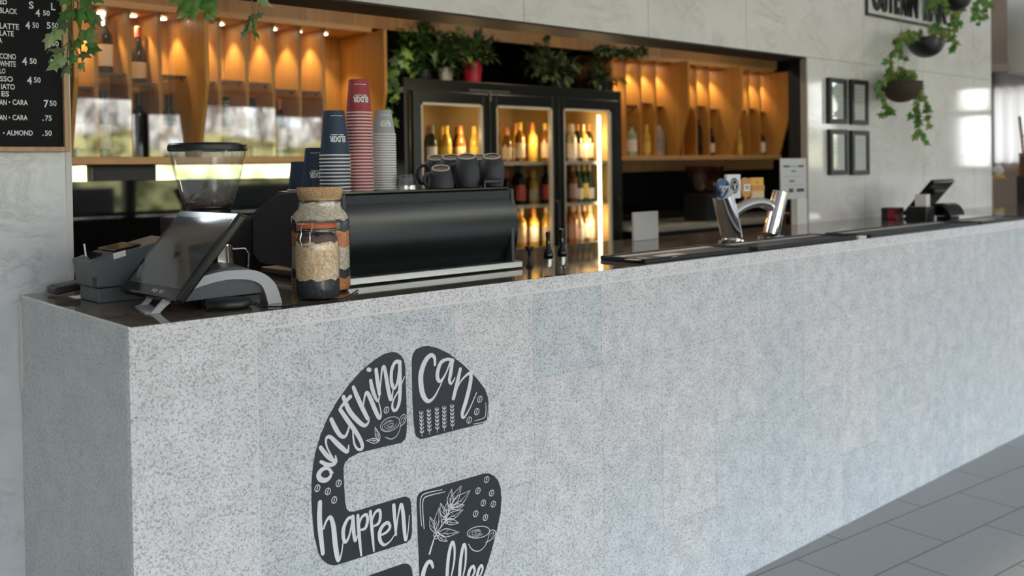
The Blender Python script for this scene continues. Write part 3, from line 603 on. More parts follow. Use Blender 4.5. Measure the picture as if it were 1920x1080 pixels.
# ------------------------------------------------------------------ wooden display cabinets
struct(MB().box(.2, 6.38, 2.60, 2.64, 2.197, 2.56).build('trim_4', M['wood_fascia'], smooth=False))
ZB0, ZB1, ZT0, ZT1 = 1.448, 1.480, 2.165, 2.196
def cabinet(name, label, x0, x1, divs, fins, shelves, doors, apron, lamps, cone=True):
    t = thing(name, label, 'cabinet', ((x0 + x1) / 2, 2.85, ZB0))
    o3 = Vector(t.location)
    def P(mb, nm, mt, **k):
        mb.v = [tuple(Vector(v) - o3) for v in mb.v]; return mb.build(nm, mt, t, **k)
    P(MB().box(x0, x1, 2.845, 2.869, ZB1 if not apron else ZB1, ZT0), 'back_panel', M['wood'], smooth=False)
    P(MB().box(x0, x1, 2.56, 2.869, ZT0, ZT1), 'top_board', [M['wood_edge']], smooth=False, bevel=.002)
    P(MB().box(x0, x1, 2.50, 2.869, ZB0, ZB1), 'bottom_board', [M['wood_edge']], smooth=False, bevel=.002)
    if apron: P(MB().box(x0, x1, 2.58, 2.60, 1.366, ZB0), 'apron', M['wood_fascia'], smooth=False)
    for x in divs: P(MB().box(x - .009, x + .009, 2.60, 2.845, ZB1, ZT0), 'divider', M['wood'], smooth=False, bevel=.0015)
    for x, yf in fins:
        pts = [(x - .010, 2.845, ZB1), (x - .010, yf + .10, ZB1), (x - .010, yf, 1.82), (x - .010, yf, ZT0 - .002), (x - .010, 2.845, ZT0 - .002)]
        P(MB().prism(pts, (.02, 0, 0)), 'fin_panel', M['wood'], smooth=False, bevel=.0015)
    for xa, xb, z in shelves:
        b = MB().box(xa, xb, 2.63, 2.84, z - .004, z + .004)
        P(b, 'glass_shelf', M['shelf_glass'], smooth=False)
        P(MB().box(xa, xb, 2.628, 2.632, z - .005, z + .005).tube([(xb - .012, 2.67, z - .01), (xb, 2.67, z - .01)], .006), 'shelf_edge', M['frame_dark'], smooth=False)
    for xa, xb, tilt in doors:
        b = MB().box(-(xb - xa) / 2, (xb - xa) / 2, -.003, .003, -(ZT0 - ZB1) / 2 + .004, (ZT0 - ZB1) / 2 - .004)
        o = b.build('glass_door', M['door_glass'], t, smooth=False); o.location = Vector(((xa + xb) / 2, 2.585, (ZT0 + ZB1) / 2)) - o3; o.rotation_euler = (math.radians(tilt), 0, 0)
    for x, y in lamps:
        lo = Vector((x, y, ZT0 - .001)) - o3
        d = MB().lathe([(.026, -.001), (.026, -.004), (.021, -.005)], 20, m=0, cap0=True, cap1=True).build('downlight', M['disc'], t, loc=lo)
        MB().lathe([(.034, 0), (.034, -.004), (.026, -.006)], 20, cap0=False, cap1=False).build('lamp_ring', M['chrome'], d)
        ld = bpy.data.lights.new('downlight_beam', 'SPOT'); l = bpy.data.objects.new('downlight_beam', ld); COL.objects.link(l); l.parent = t
        l.location = lo + Vector((0, 0, -.012)); ld.energy = LAMP; ld.color = (1, .70, .36); ld.spot_size = math.radians(88); ld.spot_blend = .55; ld.shadow_soft_size = .012
    return t
LAMP = 8.0
ld_ = [.833, .984, 1.127, 1.424, 1.572, 1.718, 1.872, 2.017]
lf_ = [(.685, 2.41), (1.275, 2.41), (2.285, 2.41)]
bays = [.685, .833, .984, 1.127, 1.275, 1.424, 1.572, 1.718, 1.872, 2.017, 2.285]
lsh = [(.694, .824, 1.80), (.842, .975, 1.868), (.993, 1.118, 1.828), (1.136, 1.265, 1.872), (1.285, 1.415, 1.85), (1.433, 1.563, 1.862), (1.581, 1.709, 1.858), (1.727, 1.863, 1.83), (1.881, 2.008, 1.828)]
cabinet('display_cabinet', 'lit oak wall cabinet with glass doors at left above the coffee grinder', .67, 2.30, ld_, lf_, lsh, [(.70, .982, .35), (.986, 1.262, -.25), (1.288, 1.716, .2), (1.72, 2.015, -.2)], False,
        [((a + b) / 2 - .012 if b - a < .2 else a + .075, 2.73) for a, b in zip(bays[:-1], bays[1:])])
rb_ = [4.24, 4.455, 4.62, 4.785, 4.93, 5.10, 5.27, 5.43, 5.60, 5.80, 5.965, 6.125, 6.265]
cabinet('display_cabinet', 'lit oak wall cabinet with tapered fins at right of the drinks fridge', 4.23, 6.275, [4.455, 4.62, 4.785, 5.10, 5.27, 5.43, 5.80, 5.965, 6.125], [(4.242, 2.53), (4.93, 2.41), (5.60, 2.41), (6.265, 2.41)],
        [(a + .01, b - .01, 1.86 - .02 * (i % 2)) for i, (a, b) in enumerate(zip(rb_[:-1], rb_[1:])) if i not in (0,)], [], True,
        [((a + b) / 2, 2.73) for a, b in zip(rb_[:-1], rb_[1:])])
gpl = 'bottles in the left oak cabinet'
ZS = ZB1 + .0005
def cx(px_, Y=2.73): return at(px_, 250, Y).x
for px_, z, kind, g, lab, cap, lab2, label in [
    (152, ZS, 'bordeaux', 'green', 'cream', 'dark', None, 'green wine bottle with cream label at far left bottom of the left oak cabinet'),
    (193, ZS, 'bordeaux', 'dark', 'white', 'black', None, 'dark wine bottle with white label standing below the grey-labelled bottle in second bay'),
    (201, 1.873, 'bordeaux', 'dark', 'white', 'grey', None, 'dark wine bottle with white and grey label on upper shelf of second bay'),
    (262, ZS, 'bordeaux', 'dark', None, 'black', None, 'plain black wine bottle standing below the red-capped bottle in left cabinet'),
    (264, 1.833, 'burgundy', 'dark', 'cream', 'red', None, 'dark bottle with red cap and cream label on upper shelf of third bay'),
    (318, ZS, 'bordeaux', 'dark', 'cream', 'black', None, 'dark bottle with cream label just left of the tall middle fin'),
    (431, ZS, 'bordeaux', 'dark', 'cream', 'black', 'white', 'dark bottle with white rings on its neck behind the grinder lid'),
    (483, ZS, 'burgundy', 'green', 'cream', 'black', None, 'green burgundy bottle with cream label right of the white-ringed bottle'),
    (532, ZS, 'bordeaux', 'dark', 'white', 'copper', None, 'dark bottle with copper capsule behind the small navy cup stack')]:
    x = cx(px_); bay = [i for i in range(len(bays) - 1) if bays[i] < x < bays[i + 1]]
    if bay: a, b = bays[bay[0]], bays[bay[0] + 1]; x = min(max(x, a + .058), b - .052)
    bottle((x, 2.735, z), kind, g, lab, {'dark': 'black'}.get(cap, cap), label, gpl, lab2=lab2, scale=.92 if z > 1.6 else 1.03)
for px_, kind, g, lab, cap, label, s in [
    (1187, 'spirit', 'pale', 'white', 'grey', 'pale green bottle beside the fridge in first bay of right cabinet', .9),
    (1214, 'beer', 'gold', 'yellow', 'yellow', 'small yellow bottle in the right cabinet between green and clear bottles', 1.0),
    (1241, 'spirit', 'clear', 'grey', 'cream', 'clear square-shouldered bottle with pale stopper left of first tall fin', 1.0),
    (1322, 'tall', 'dark', None, 'black', 'tall dark bottle right of the first tall fin in right cabinet', .9),
    (1345, 'beer', 'dark', 'cream', 'black', 'short dark bottle with cream label left of second tall fin', .95),
    (1395, 'beer', 'gold', 'yellow', 'yellow', 'yellow bottle right behind the second tall fin', .95),
    (1437, 'spirit', 'dark', 'white', 'black', 'dark bottle with white label in last bay of right cabinet', .85)]:
    x = {1322: 5.352, 1345: 5.512, 1395: 5.885, 1437: 6.198}.get(px_, cx(px_, 2.645)); bay = [i for i in range(len(rb_) - 1) if rb_[i] < x < rb_[i + 1]]
    if bay: a, b = rb_[bay[0]], rb_[bay[0] + 1]; x = min(max(x, a + .058), b - .056)
    bottle((x, 2.645, ZS), kind, g, lab, cap, label, 'bottles in the right oak cabinet', scale=s)
# small dark speaker box under the left cabinet
tag(MB().box(.876, 1.175, 2.79, 2.844, 1.372, 1.4475).build('speaker_box', M['dark_grey'], bevel=.004, smooth=False), 'dark grey box fixed under the left oak cabinet over the mirror strip', 'speaker')

# ------------------------------------------------------------------ drinks fridge
FY = 2.42; FX0, FX1, FZ = 2.41, 4.205, 1.914
fr = thing('drinks_fridge', 'tall black three-door glass drinks fridge with warm lit shelves', 'fridge', ((FX0 + FX1) / 2, 2.75, 0))
fo = Vector(fr.location)
def FP(mb, nm, mt, par=fr, **k):
    mb.v = [tuple(Vector(v) - fo) for v in mb.v]; return mb.build(nm, mt, par, **k)
c = MB()
c.box(FX0, FX0 + .04, FY, 3.05, .02, FZ).box(FX1 - .04, FX1, FY, 3.05, .02, FZ).box(FX0 + .04, FX1 - .04, FY, 3.05, FZ - .075, FZ).box(FX0 + .04, FX1 - .04, FY, 3.05, .0, .30).box(FX0 + .04, FX1 - .04, 3.02, 3.05, .30, FZ - .075)
FP(c, 'body', M['fridge_black'], smooth=False, bevel=.004)
FP(MB().box(FX0 + .041, FX1 - .041, 3.0, 3.019, .31, FZ - .08).box(FX0 + .041, FX0 + .05, FY + .04, 3.0, .31, FZ - .08).box(FX1 - .05, FX1 - .041, FY + .04, 3.0, .31, FZ - .08).box(FX0 + .05, FX1 - .05, FY + .04, 3.0, FZ - .085, FZ - .077), 'liner', M['fridge_in'], smooth=False)
DYF = FY - .035
edges = [at(775, 250, DYF).x, at(918, 250, DYF).x, at(1047, 250, DYF).x, at(1161, 250, DYF).x]
pan = [(at(791, 250, DYF).x, at(907, 250, DYF).x), (at(932, 250, DYF).x, at(1037, 250, DYF).x), (at(1058, 250, DYF).x, at(1147, 250, DYF).x)]
zp = at(930, 197, DYF).z; zt_ = at(920, 176, DYF).z
for i in range(3):
    a, b = edges[i] + .004, edges[i + 1] - .004; pa_, pb_ = pan[i]
    mb = MB().box(a, pa_, DYF, FY - .002, .32, zt_).box(pb_, b, DYF, FY - .002, .32, zt_).box(pa_, pb_, DYF, FY - .002, zp, zt_).box(pa_, pb_, DYF, FY - .002, .32, .40)
    dr = FP(mb, 'door', M['fridge_black'], smooth=False, bevel=.004)
    FP(MB().box(pa_, pa_ + .012, DYF + .004, FY - .004, .40, zp).box(pb_ - .012, pb_, DYF + .004, FY - .004, .40, zp).box(pa_, pb_, DYF + .004, FY - .004, zp - .014, zp), 'gasket', M['seal'], dr, smooth=False)
    FP(MB().box(pa_ + .012, pb_ - .012, DYF + .012, DYF + .018, .40, zp - .014), 'glass_pane', M['door_glass'], dr, smooth=False)
    FP(MB().tube([(b - .03, DYF - .004, 1.2), (b - .03, DYF - .03, 1.18), (b - .03, DYF - .03, .92), (b - .03, DYF - .004, .9)], .008), 'handle', M['black_plastic'], dr)
    if i < 2: continue
    wl = .022
    FP(MB().box(pb_ - .016 - wl, pb_ - .016, FY + .05, FY + .06, .42, zp - .03), 'led_strip', M['led'], fr, smooth=False)
FP(MB().box(at(880, 170, DYF).x, at(955, 170, DYF).x, DYF - .004, DYF, at(918, 171, DYF).z - .004, at(918, 171, DYF).z + .004).box(at(917, 180, DYF).x, at(921, 180, DYF).x, DYF - .004, DYF, at(918, 190, DYF).z, at(918, 172, DYF).z), 'hinge_cover', M['steel'], smooth=False)
SHZ = [1.435, 1.165, .895, .60]
for zz in SHZ:
    FP(MB().box(FX0 + .05, FX1 - .05, FY + .08, 2.98, zz - .008, zz), 'shelf', M['steel'] if zz < 0 else M['frame_dark'], smooth=False)
    FP(MB().box(FX0 + .05, FX1 - .05, FY + .072, FY + .08, zz - .012, zz + .010), 'price_rail', M['seal'], smooth=False)
for i in range(3):
    pa_, pb_ = pan[i]
    ld = bpy.data.lights.new('fridge_lamp', 'POINT'); l = bpy.data.objects.new('fridge_lamp', ld); COL.objects.link(l); l.parent = fr
    l.location = Vector((pb_ - .03, FY + .10, 1.60)) - fo; ld.energy = 1.7; ld.color = (1, .66, .30); ld.shadow_soft_size = .02
    ld = bpy.data.lights.new('fridge_lamp', 'POINT'); l = bpy.data.objects.new('fridge_lamp', ld); COL.objects.link(l); l.parent = fr
    l.location = Vector((pb_ - .03, FY + .10, 1.05)) - fo; ld.energy = 1.0; ld.color = (1, .66, .30); ld.shadow_soft_size = .02
DN = ['left', 'middle', 'right']; SN = ['top', 'second', 'third']
kinds = [[('beer', 'green', 'white', 'grey', 'green glass'), ('beer', 'dark', 'grey', 'copper', 'dark glass'), ('beer', 'gold', 'yellow', 'yellow', 'yellow'), ('beer', 'gold', 'yellow', 'yellow', 'yellow'), ('beer', 'amber', 'cream', 'copper', 'amber')],
         [('beer', 'amber', 'cream', 'copper', 'amber'), ('bordeaux', 'gold', 'cream', 'copper', 'golden'), ('bordeaux', 'amber', 'cream', 'yellow', 'amber'), ('burgundy', 'gold', 'white', 'copper', 'golden'), ('bordeaux', 'gold', 'yellow', 'copper', 'golden')],
         [('bordeaux', 'clear', 'white', 'cream', 'clear'), ('bordeaux', 'dark', 'grey', 'grey', 'dark'), ('bordeaux', 'dark', 'cream', 'copper', 'dark'), ('burgundy', 'clear', 'white', 'white', 'clear'), ('bordeaux', 'gold', 'white', 'cream', 'golden')],
         [('beer', 'dark', 'red', 'red', 'dark'), ('beer', 'amber', 'pink', 'copper', 'amber'), ('bordeaux', 'dark', 'red', 'black', 'dark'), ('bordeaux', 'dark', 'red', 'black', 'dark'), ('beer', 'gold', 'cream', 'yellow', 'golden')],
         [('bordeaux', 'amber', 'pink', 'pink', 'amber'), ('bordeaux', 'gold', 'yellow', 'cream', 'golden'), ('burgundy', 'green', 'white', 'cream', 'green'), ('bordeaux', 'amber', 'cream', 'copper', 'amber'), ('bordeaux', 'green', 'yellow', 'yellow', 'green')],
         [('bordeaux', 'gold', 'cream', 'black', 'golden'), ('bordeaux', 'rose', 'cream', 'orange', 'rose'), ('bordeaux', 'gold', 'cream', 'cream', 'golden'), ('beer', 'amber', 'cream', 'copper', 'amber'), ('bordeaux', 'gold', 'white', 'copper', 'golden')],
         [('bordeaux', 'rose', 'pink', 'cream', 'rose'), ('bordeaux', 'amber', 'cream', 'pink', 'amber'), ('burgundy', 'clear', 'white', 'cream', 'clear'), ('bordeaux', 'rose', 'cream', 'orange', 'rose'), ('bordeaux', 'amber', 'white', 'cream', 'amber')]]
for (di, si), ks in zip([(0, 0), (1, 0), (2, 0), (1, 1), (2, 1), (1, 2), (2, 2)], kinds):
    ks = ks + ks[1:3]
    pa_, pb_ = pan[di]; n = len(ks)
    xa, xb = at((791, 932, 1058)[di] + 8, 300, 2.62).x, at((905, 1037, 1147)[di] - 12, 300, 2.62).x
    xa, xb = max(xa, FX0 + .1), min(xb, FX1 - .12)
    for k, (kind, g, lab, cap, word) in enumerate(ks):
        x = xa + (xb - xa) * (k + .5) / n
        bottle((x, 2.60 + (.10 if k % 2 else 0), SHZ[si] + .0005), kind, g, lab, cap, '%s bottle, %s from left on the %s shelf behind the %s fridge door' % (word, ORD[k], SN[si], DN[di]), 'bottles in the drinks fridge', scale=.86 if kind != 'beer' else 1.0)

# ------------------------------------------------------------------ plants
def ivy_leaf(mb, pos, size, nrm, tip, m=0, fold=.25, narrow=1.):
    half = [(0, 0), (.20, -.12), (.46, -.04), (.34, .20), (.55, .46), (.24, .50), (0, 1.0)]
    n = Vector(nrm).normalized(); t_ = (Vector(tip) - n * Vector(tip).dot(n)).normalized(); s_ = t_.cross(n)
    L3 = [Vector((0, .32, 0))]; pts = half + [(-a, b) for a, b in reversed(half[1:-1])]
    vs = [tuple(Vector(pos) + t_ * (.32 * size))]
    for a, b in pts: vs.append(tuple(Vector(pos) + s_ * (a * size * narrow) + t_ * (b * size) + n * (-(abs(a) * fold + max(0, b - .5) * .25) * size)))
    k = len(pts); mb.add(vs, [(0, i + 1, (i + 1) % k + 1) for i in range(k)], m)
def lance(mb, pos, size, d, m=0, w=.22, droop=.25):
    d = Vector(d).normalized(); s = d.cross(Vector((0, 0, 1)));
    s = s.normalized() if s.length > 1e-3 else Vector((1, 0, 0)); n = s.cross(d)
    P0 = Vector(pos); P1 = P0 + d * size * .45 + n * size * .05; P2 = P0 + d * size - n * size * droop
    mb.add([P0, P1 + s * size * w + n * size * .06, P2, P1 - s * size * w + n * size * .06, P1], [(0, 4, 1), (1, 4, 2), (0, 3, 4), (3, 2, 4)], m)
def rnd3(s=1.): return Vector((random.uniform(-s, s), random.uniform(-s, s), random.uniform(-s, s)))
def stems_leaves(t, strands, size, gap, mats, r=.0014, jitter=.5, narrow=1., toward=Vector((-.4, -1, .2)), droop=1.0):
    o3 = Vector(t.location); sb = MB(); lb = MB()
    for st in strands:
        q = catmull([tuple(Vector(p) - o3) for p in st], 6); sb.tube(q, r, 5)
        acc = 0
        for i in range(1, len(q)):
            a, b = Vector(q[i - 1]), Vector(q[i]); acc += (b - a).length
            if acc > gap:
                acc = random.uniform(-.3, .2) * gap
                side = rnd3(1); side.z = abs(side.z) * .2 - .5 * droop; tipd = side.normalized()
                ivy_leaf(lb, b + rnd3(size * .25), size * random.uniform(.65, 1.25), toward + rnd3(jitter), tipd, random.choices(range(len(mats)), [3, 2, 1][:len(mats)])[0], random.uniform(.1, .4), narrow)
    sb.build('stems', M['stem'], t); return lb.build('foliage', mats, t, smooth=False, fix=False)
# ivy over the menu board
i1 = thing('trailing_ivy', 'green ivy trailing in front of the right frame of the menu board', 'plant', at(130, -60, .50), 0, 'ivy trailing from above the bar')
o3 = Vector(i1.location)
MB().box(-.10, .60, -.02, .19, .075, .19).box(.14, .18, .19, .2415, .10, .16).box(.50, .54, .19, .2415, .10, .16).build('planter', M['white_pot'], i1, bevel=.006, smooth=False)
sb = MB(); lb = MB()
def pxy(x, y, Y): return at(x, y, Y) - o3
for st in ([(135, -60), (138, 10), (132, 40), (128, 80), (126, 110), (130, 138)], [(140, -60), (146, 20), (150, 60), (152, 100), (158, 135)], [(130, -60), (124, 30), (110, 60), (88, 100)], [(128, 80), (112, 95), (97, 105), (92, 118)], [(128, 70), (146, 78), (165, 72)], [(150, 60), (136, 100), (124, 118), (121, 136)], [(140, 0), (160, 12), (190, 35)], [(131, 60), (140, 90), (150, 104), (165, 103)], [(128, -60), (128, 60), (133, 144)]):
    sb.tube(catmull([tuple(pxy(a, b, .50 + .004 * (i % 3))) for i, (a, b) in enumerate(st)], 5), .0016, 5)
for x, y, s, tx, ty, mi in [(146, 18, 50, -12, 30, 0), (160, 20, 52, 28, 34, 0), (132, 22, 44, -25, 30, 0), (122, 40, 44, -38, 12, 1), (108, 56, 42, -16, 20, 2), (95, 66, 40, -12, 34, 2), (160, 74, 40, 12, -20, 0), (165, 80, 36, 22, 20, 0), (150, 76, 34, -20, 14, 0), (165, 92, 34, 22, 8, 0), (118, 97, 36, -26, -4, 1), (118, 106, 34, -30, 14, 2), (108, 118, 32, -22, 14, 2), (126, 122, 34, -6, 24, 1), (152, 100, 30, 18, 8, 1), (152, 118, 26, 10, 22, 2), (150, 2, 46, 30, 2, 0), (175, -4, 40, 26, 6, 0), (130, 0, 40, -20, -8, 0), (178, 30, 34, 14, 26, 1), (140, 104, 28, -10, 16, 0)]:
    Y = .485 + random.uniform(-.02, .02); p0 = pxy(x, y, Y); tp = pxy(x + tx, y + ty, Y + random.uniform(-.02, .02)) - p0
    ivy_leaf(lb, p0, s * .00102, Vector((-.55, -.8, .25)) + rnd3(.35), tp, mi, random.uniform(.15, .4), random.uniform(.6, .95))
sb.build('stems', M['stem'], i1); lb.build('foliage', [M['leaf'], M['leaf_grey'], M['leaf_pale']], i1, smooth=False, fix=False)
i2 = thing('trailing_ivy', 'ivy sprig with pale-edged leaves hanging at top above the grinder hopper', 'plant', at(370, -60, .50), 0, 'ivy trailing from above the bar'); o3 = Vector(i2.location)
sb = MB(); lb = MB()
for st in ([(372, -60), (370, -10), (366, 20)], [(376, -60), (382, 0), (392, 24)], [(366, 10), (350, 28), (334, 42)]): sb.tube(catmull([tuple(pxy(a, b, .50)) for a, b in st], 5), .0016, 5)
for x, y, s, tx, ty, mi in [(366, -4, 48, -6, 40, 0), (352, 2, 34, -20, 22, 0), (392, 14, 34, 6, 30, 0), (378, 6, 30, 12, 12, 1), (352, 24, 24, -24, 12, 2), (390, -8, 36, 24, 6, 1), (360, 20, 22, 6, 18, 2), (344, -12, 34, -18, 10, 0), (385, 30, 20, 18, 8, 2)]:
    p0 = pxy(x, y, .49 + random.uniform(-.015, .015)); tp = pxy(x + tx, y + ty, .49) - p0
    ivy_leaf(lb, p0, s * .00135, Vector((-.5, -.85, .2)) + rnd3(.3), tp, mi, .25, .9)
sb.build('stems', M['stem'], i2); lb.build('foliage', [M['leaf_mid'], M['leaf'], M['leaf_pale']], i2, smooth=False, fix=False)
i3 = thing('trailing_ivy', 'thin ivy twig with narrow leaves hanging before the left oak cabinet', 'plant', at(475, -60, .50), 0, 'ivy trailing from above the bar'); o3 = Vector(i3.location)
sb = MB(); lb = MB()
for st in ([(470, -60), (472, 0), (476, 40), (478, 76)], [(486, -60), (486, 10), (480, 40)], [(478, -10), (492, 2), (506, 10)], [(474, 30), (464, 44), (456, 70)]): sb.tube(catmull([tuple(pxy(a, b, .50)) for a, b in st], 5), .0013, 5)
for x, y, s, tx, ty, mi in [(476, 30, 24, -20, 12, 0), (478, 32, 24, 16, -6, 0), (462, 58, 22, -10, 18, 0), (464, 56, 22, 4, -18, 1), (478, 60, 20, 8, 20, 1), (488, -2, 34, 22, 14, 2), (476, 44, 20, 4, 20, 1)]:
    p0 = pxy(x, y, .49); tp = pxy(x + tx, y + ty, .49) - p0; ivy_leaf(lb, p0, s * .0014, Vector((-.5, -.85, .2)) + rnd3(.5), tp, mi, .3, .55)
sb.build('stems', M['stem'], i3); lb.build('foliage', [M['leaf_grey'], M['leaf'], M['leaf_pale']], i3, smooth=False, fix=False)
# bushy plants on top of the fridge
def bush(label, pos, rad, n, size, mats, pot=None, up=.3, trail=0):
    t = thing('potted_plant', label, 'plant', pos, 0, 'plants on top of the fridge')
    zc = .06 if not pot else pot[1]
    if pot:
        r0, h, mt = pot
        p = MB().lathe([(r0 * .78, .0), (r0, h - .012), (r0 * 1.07, h - .012), (r0 * 1.07, h), (r0 * .95, h), (r0 * .9, h - .03)], 28, cap1=True).build('pot', mt, t)
    else:
        MB().lathe([(.05, 0), (.062, .07), (.055, .07), (.05, .055)], 20).build('pot', M['black_plastic'], t)
    lb = MB(); sb = MB()
    for k in range(max(8, n // 14)):
        a = random.uniform(0, 2 * PI); e = random.uniform(.1, 1.3); d = Vector((math.cos(a) * math.cos(e), math.sin(a) * math.cos(e), math.sin(e)))
        tip = Vector((0, 0, zc)) + Vector((d.x * rad[0], d.y * rad[1], d.z * rad[2])) * random.uniform(.6, 1)
        base_ = Vector((0, 0, zc - .02)); mid = (base_ + tip) / 2 + Vector((0, 0, .02)); sb.tube([base_, mid, tip], .002, 5)
        for j in range(14):
            u = random.uniform(.25, 1.05); q = base_.lerp(tip, u) + rnd3(.012); dd = d * .7 + rnd3(.9); dd.z += up * .4
            q.z = max(q.z, .045); dd.z = max(dd.z, -.25)
            lance(lb, q, size * random.uniform(.7, 1.25), dd, random.randrange(len(mats)))
    sb.build('stems', M['stem'], t); lb.build('foliage', mats, t, smooth=False, fix=False); return t
def ontop(px_, Y=2.62): q = at(px_, 160, Y); return Vector((q.x, Y, FZ + .0005))
bush('dense dark green plant at the left end of the fridge top', ontop(792, 2.60), (.25, .13, .27), 320, .10, [M['leaf_dark'], M['leaf_mid'], M['leaf_dark']])
q = bush('dark leafy plant in a pale pot beside the red bucket', ontop(835, 2.56), (.20, .13, .28), 260, .085, [M['leaf_dark'], M['leaf_grey']], (.05, .085, M['white_pot']))
bush('grey green plant in a red tin bucket on the fridge', ontop(886, 2.50), (.20, .12, .20), 220, .08, [M['leaf_dark'], M['leaf_grey'], M['leaf_mid']], (.062, .125, M['red_pot']))
bush('olive green bushy plant above the middle fridge door', ontop(1040, 2.56), (.25, .14, .27), 330, .09, [M['leaf_grey'], M['leaf_dark'], M['leaf_grey']])
bush('low spiky plant at the right end of the fridge top', ontop(1125, 2.54), (.17, .11, .17), 170, .08, [M['leaf_grey'], M['leaf_dark']])
g = thing('leaf_garland', 'short dark green garland hung across the top of the right oak cabinet', 'garland', at(1175, 97, 2.50)); o3 = Vector(g.location)
lb = MB(); gp = [tuple(at(x, y, 2.50) - o3) for x, y in ((1120, 92), (1150, 95), (1178, 100), (1208, 96))]
for a in catmull(gp, 10):
    for k in range(9): lance(lb, Vector(a) + rnd3(.02), .045, rnd3(1), 0, .3)
lb.build('foliage', [M['leaf_dark']], g, smooth=False, fix=False); MB().tube(catmull(gp, 6), .004, 6).build('stem', M['stem'], g)
# loose trailing leaves at the left side of the fridge
t = thing('potted_plant', 'trailing plant with bright leaves spilling down the left side of the fridge', 'plant', Vector((2.335, 2.50, FZ - .3)), 0, 'plants on top of the fridge')
stems_leaves(t, [[(2.40, 2.52, 1.93), (2.35, 2.46, 1.95), (2.345, 2.44, 1.82), (2.34, 2.44, 1.66)], [(2.42, 2.5, 1.93), (2.37, 2.44, 2.02), (2.36, 2.41, 1.90), (2.35, 2.40, 1.76)], [(2.44, 2.5, 1.93), (2.42, 2.42, 2.08), (2.40, 2.40, 1.98)]], .06, .035, [M['leaf_mid'], M['leaf_dark']])

# planters on the right marble wall
def half_pot(name, label, pos, r, mt, strands, size, gap, mats, crown, h=.95):
    t = thing(name, label, 'plant', pos, 0, 'hanging planters on the right marble wall')
    prof = [(.004, -r * h)] + [(r * math.sin(a), -r * h * math.cos(a)) for a in [k * PI / 2 / 9 for k in range(1, 10)]] + [(r * 1.03, .006), (r * .93, .006), (r * .9, -.02)]
    MB().lathe(prof, 30).build('pot', mt, t)
    MB().lathe([(.001, -.012), (r * .9, -.012)], 24, cap0=False, cap1=False).build('soil', M['soil'], t)
    o3_ = Vector(pos); MB().tube([(r * .5, 0, 0), (0, .0, .30), (-r * .5, 0, 0)], .0015, 5).tube([(0, r * .5, 0), (0, 0, .30)], .0015, 5).tube([(0, 0, .30), (0, 0, 3.4 - pos[2])], .0015, 5).build('hanger', M['wire'], t)
    extra = []
    for k in range(crown):
        a = random.uniform(0, 2 * PI); rr = r * random.uniform(.7, 1.25)
        extra.append([Vector(pos) + Vector((0, 0, -.01)), Vector(pos) + Vector((math.cos(a) * r * .6, math.sin(a) * r * .6, random.uniform(.03, .09))), Vector(pos) + Vector((math.cos(a) * rr, math.sin(a) * rr * .9, random.uniform(-.03, .04)))])
    stems_leaves(t, extra + strands, size, gap, mats, toward=Vector((-.9, -.5, .3)), jitter=.7)
YP = .60
def PX(*pts): return [at(x, y, YP - .01 * (i % 2)) for i, (x, y) in enumerate(pts)]
half_pot('hanging_planter', 'black bowl planter with ivy hanging below the wall sign', at(1736, 76, YP), .104, M['black_plastic'],
         [PX((1725, 72), (1690, 66), (1680, 85), (1672, 110), (1668, 128)), PX((1730, 70), (1700, 62), (1688, 90), (1695, 112)), PX((1715, 72), (1684, 76), (1676, 96), (1664, 118)), PX((1760, 66), (1776, 60), (1790, 80), (1794, 92))], .040, .020, [M['leaf'], M['leaf_yel'], M['leaf_yel']], 5)
half_pot('hanging_planter', 'brown woven basket planter with trailing ivy, lowest on the right wall', at(1690, 156, YP), .112, M['wicker'],
         [PX((1660, 150), (1645, 160), (1655, 185), (1660, 205), (1662, 218)), PX((1720, 152), (1730, 175), (1738, 200), (1745, 235)), PX((1715, 155), (1725, 180), (1715, 215), (1725, 245), (1735, 262)), PX((1725, 160), (1718, 200), (1722, 240), (1716, 252)), PX((1710, 160), (1735, 190), (1742, 206)), PX((1655, 155), (1650, 180), (1668, 210))], .040, .017, [M['leaf_yel'], M['leaf'], M['leaf']], 13)
half_pot('hanging_planter', 'dark planter cut by the top edge with yellow green ivy before the sign', at(1790, -8, YP), .10, M['black_plastic'],
         [PX((1765, -10), (1745, 4), (1735, 14)), PX((1770, -10), (1750, 10), (1748, 24)), PX((1795, 0), (1785, 35), (1782, 55), (1778, 78)), PX((1800, 0), (1790, 40), (1786, 70), (1790, 92)), PX((1805, 0), (1800, 20), (1795, 50)), PX((1775, 0), (1770, 12), (1790, 30))], .040, .017, [M['leaf_yel'], M['leaf'], M['leaf']], 9)
t = thing('trailing_ivy', 'small ivy strand hanging at the top right end of the marble wall', 'plant', at(1838, -20, YP), 0, 'hanging planters on the right marble wall')
stems_leaves(t, [PX((1838, -60), (1840, 0), (1842, 25), (1838, 46)), PX((1830, -60), (1832, -10), (1826, 20), (1832, 34)), PX((1845, -60), (1848, 0), (1850, 32))], .05, .026, [M['leaf'], M['leaf_mid']], toward=Vector((-.9, -.5, .3)))

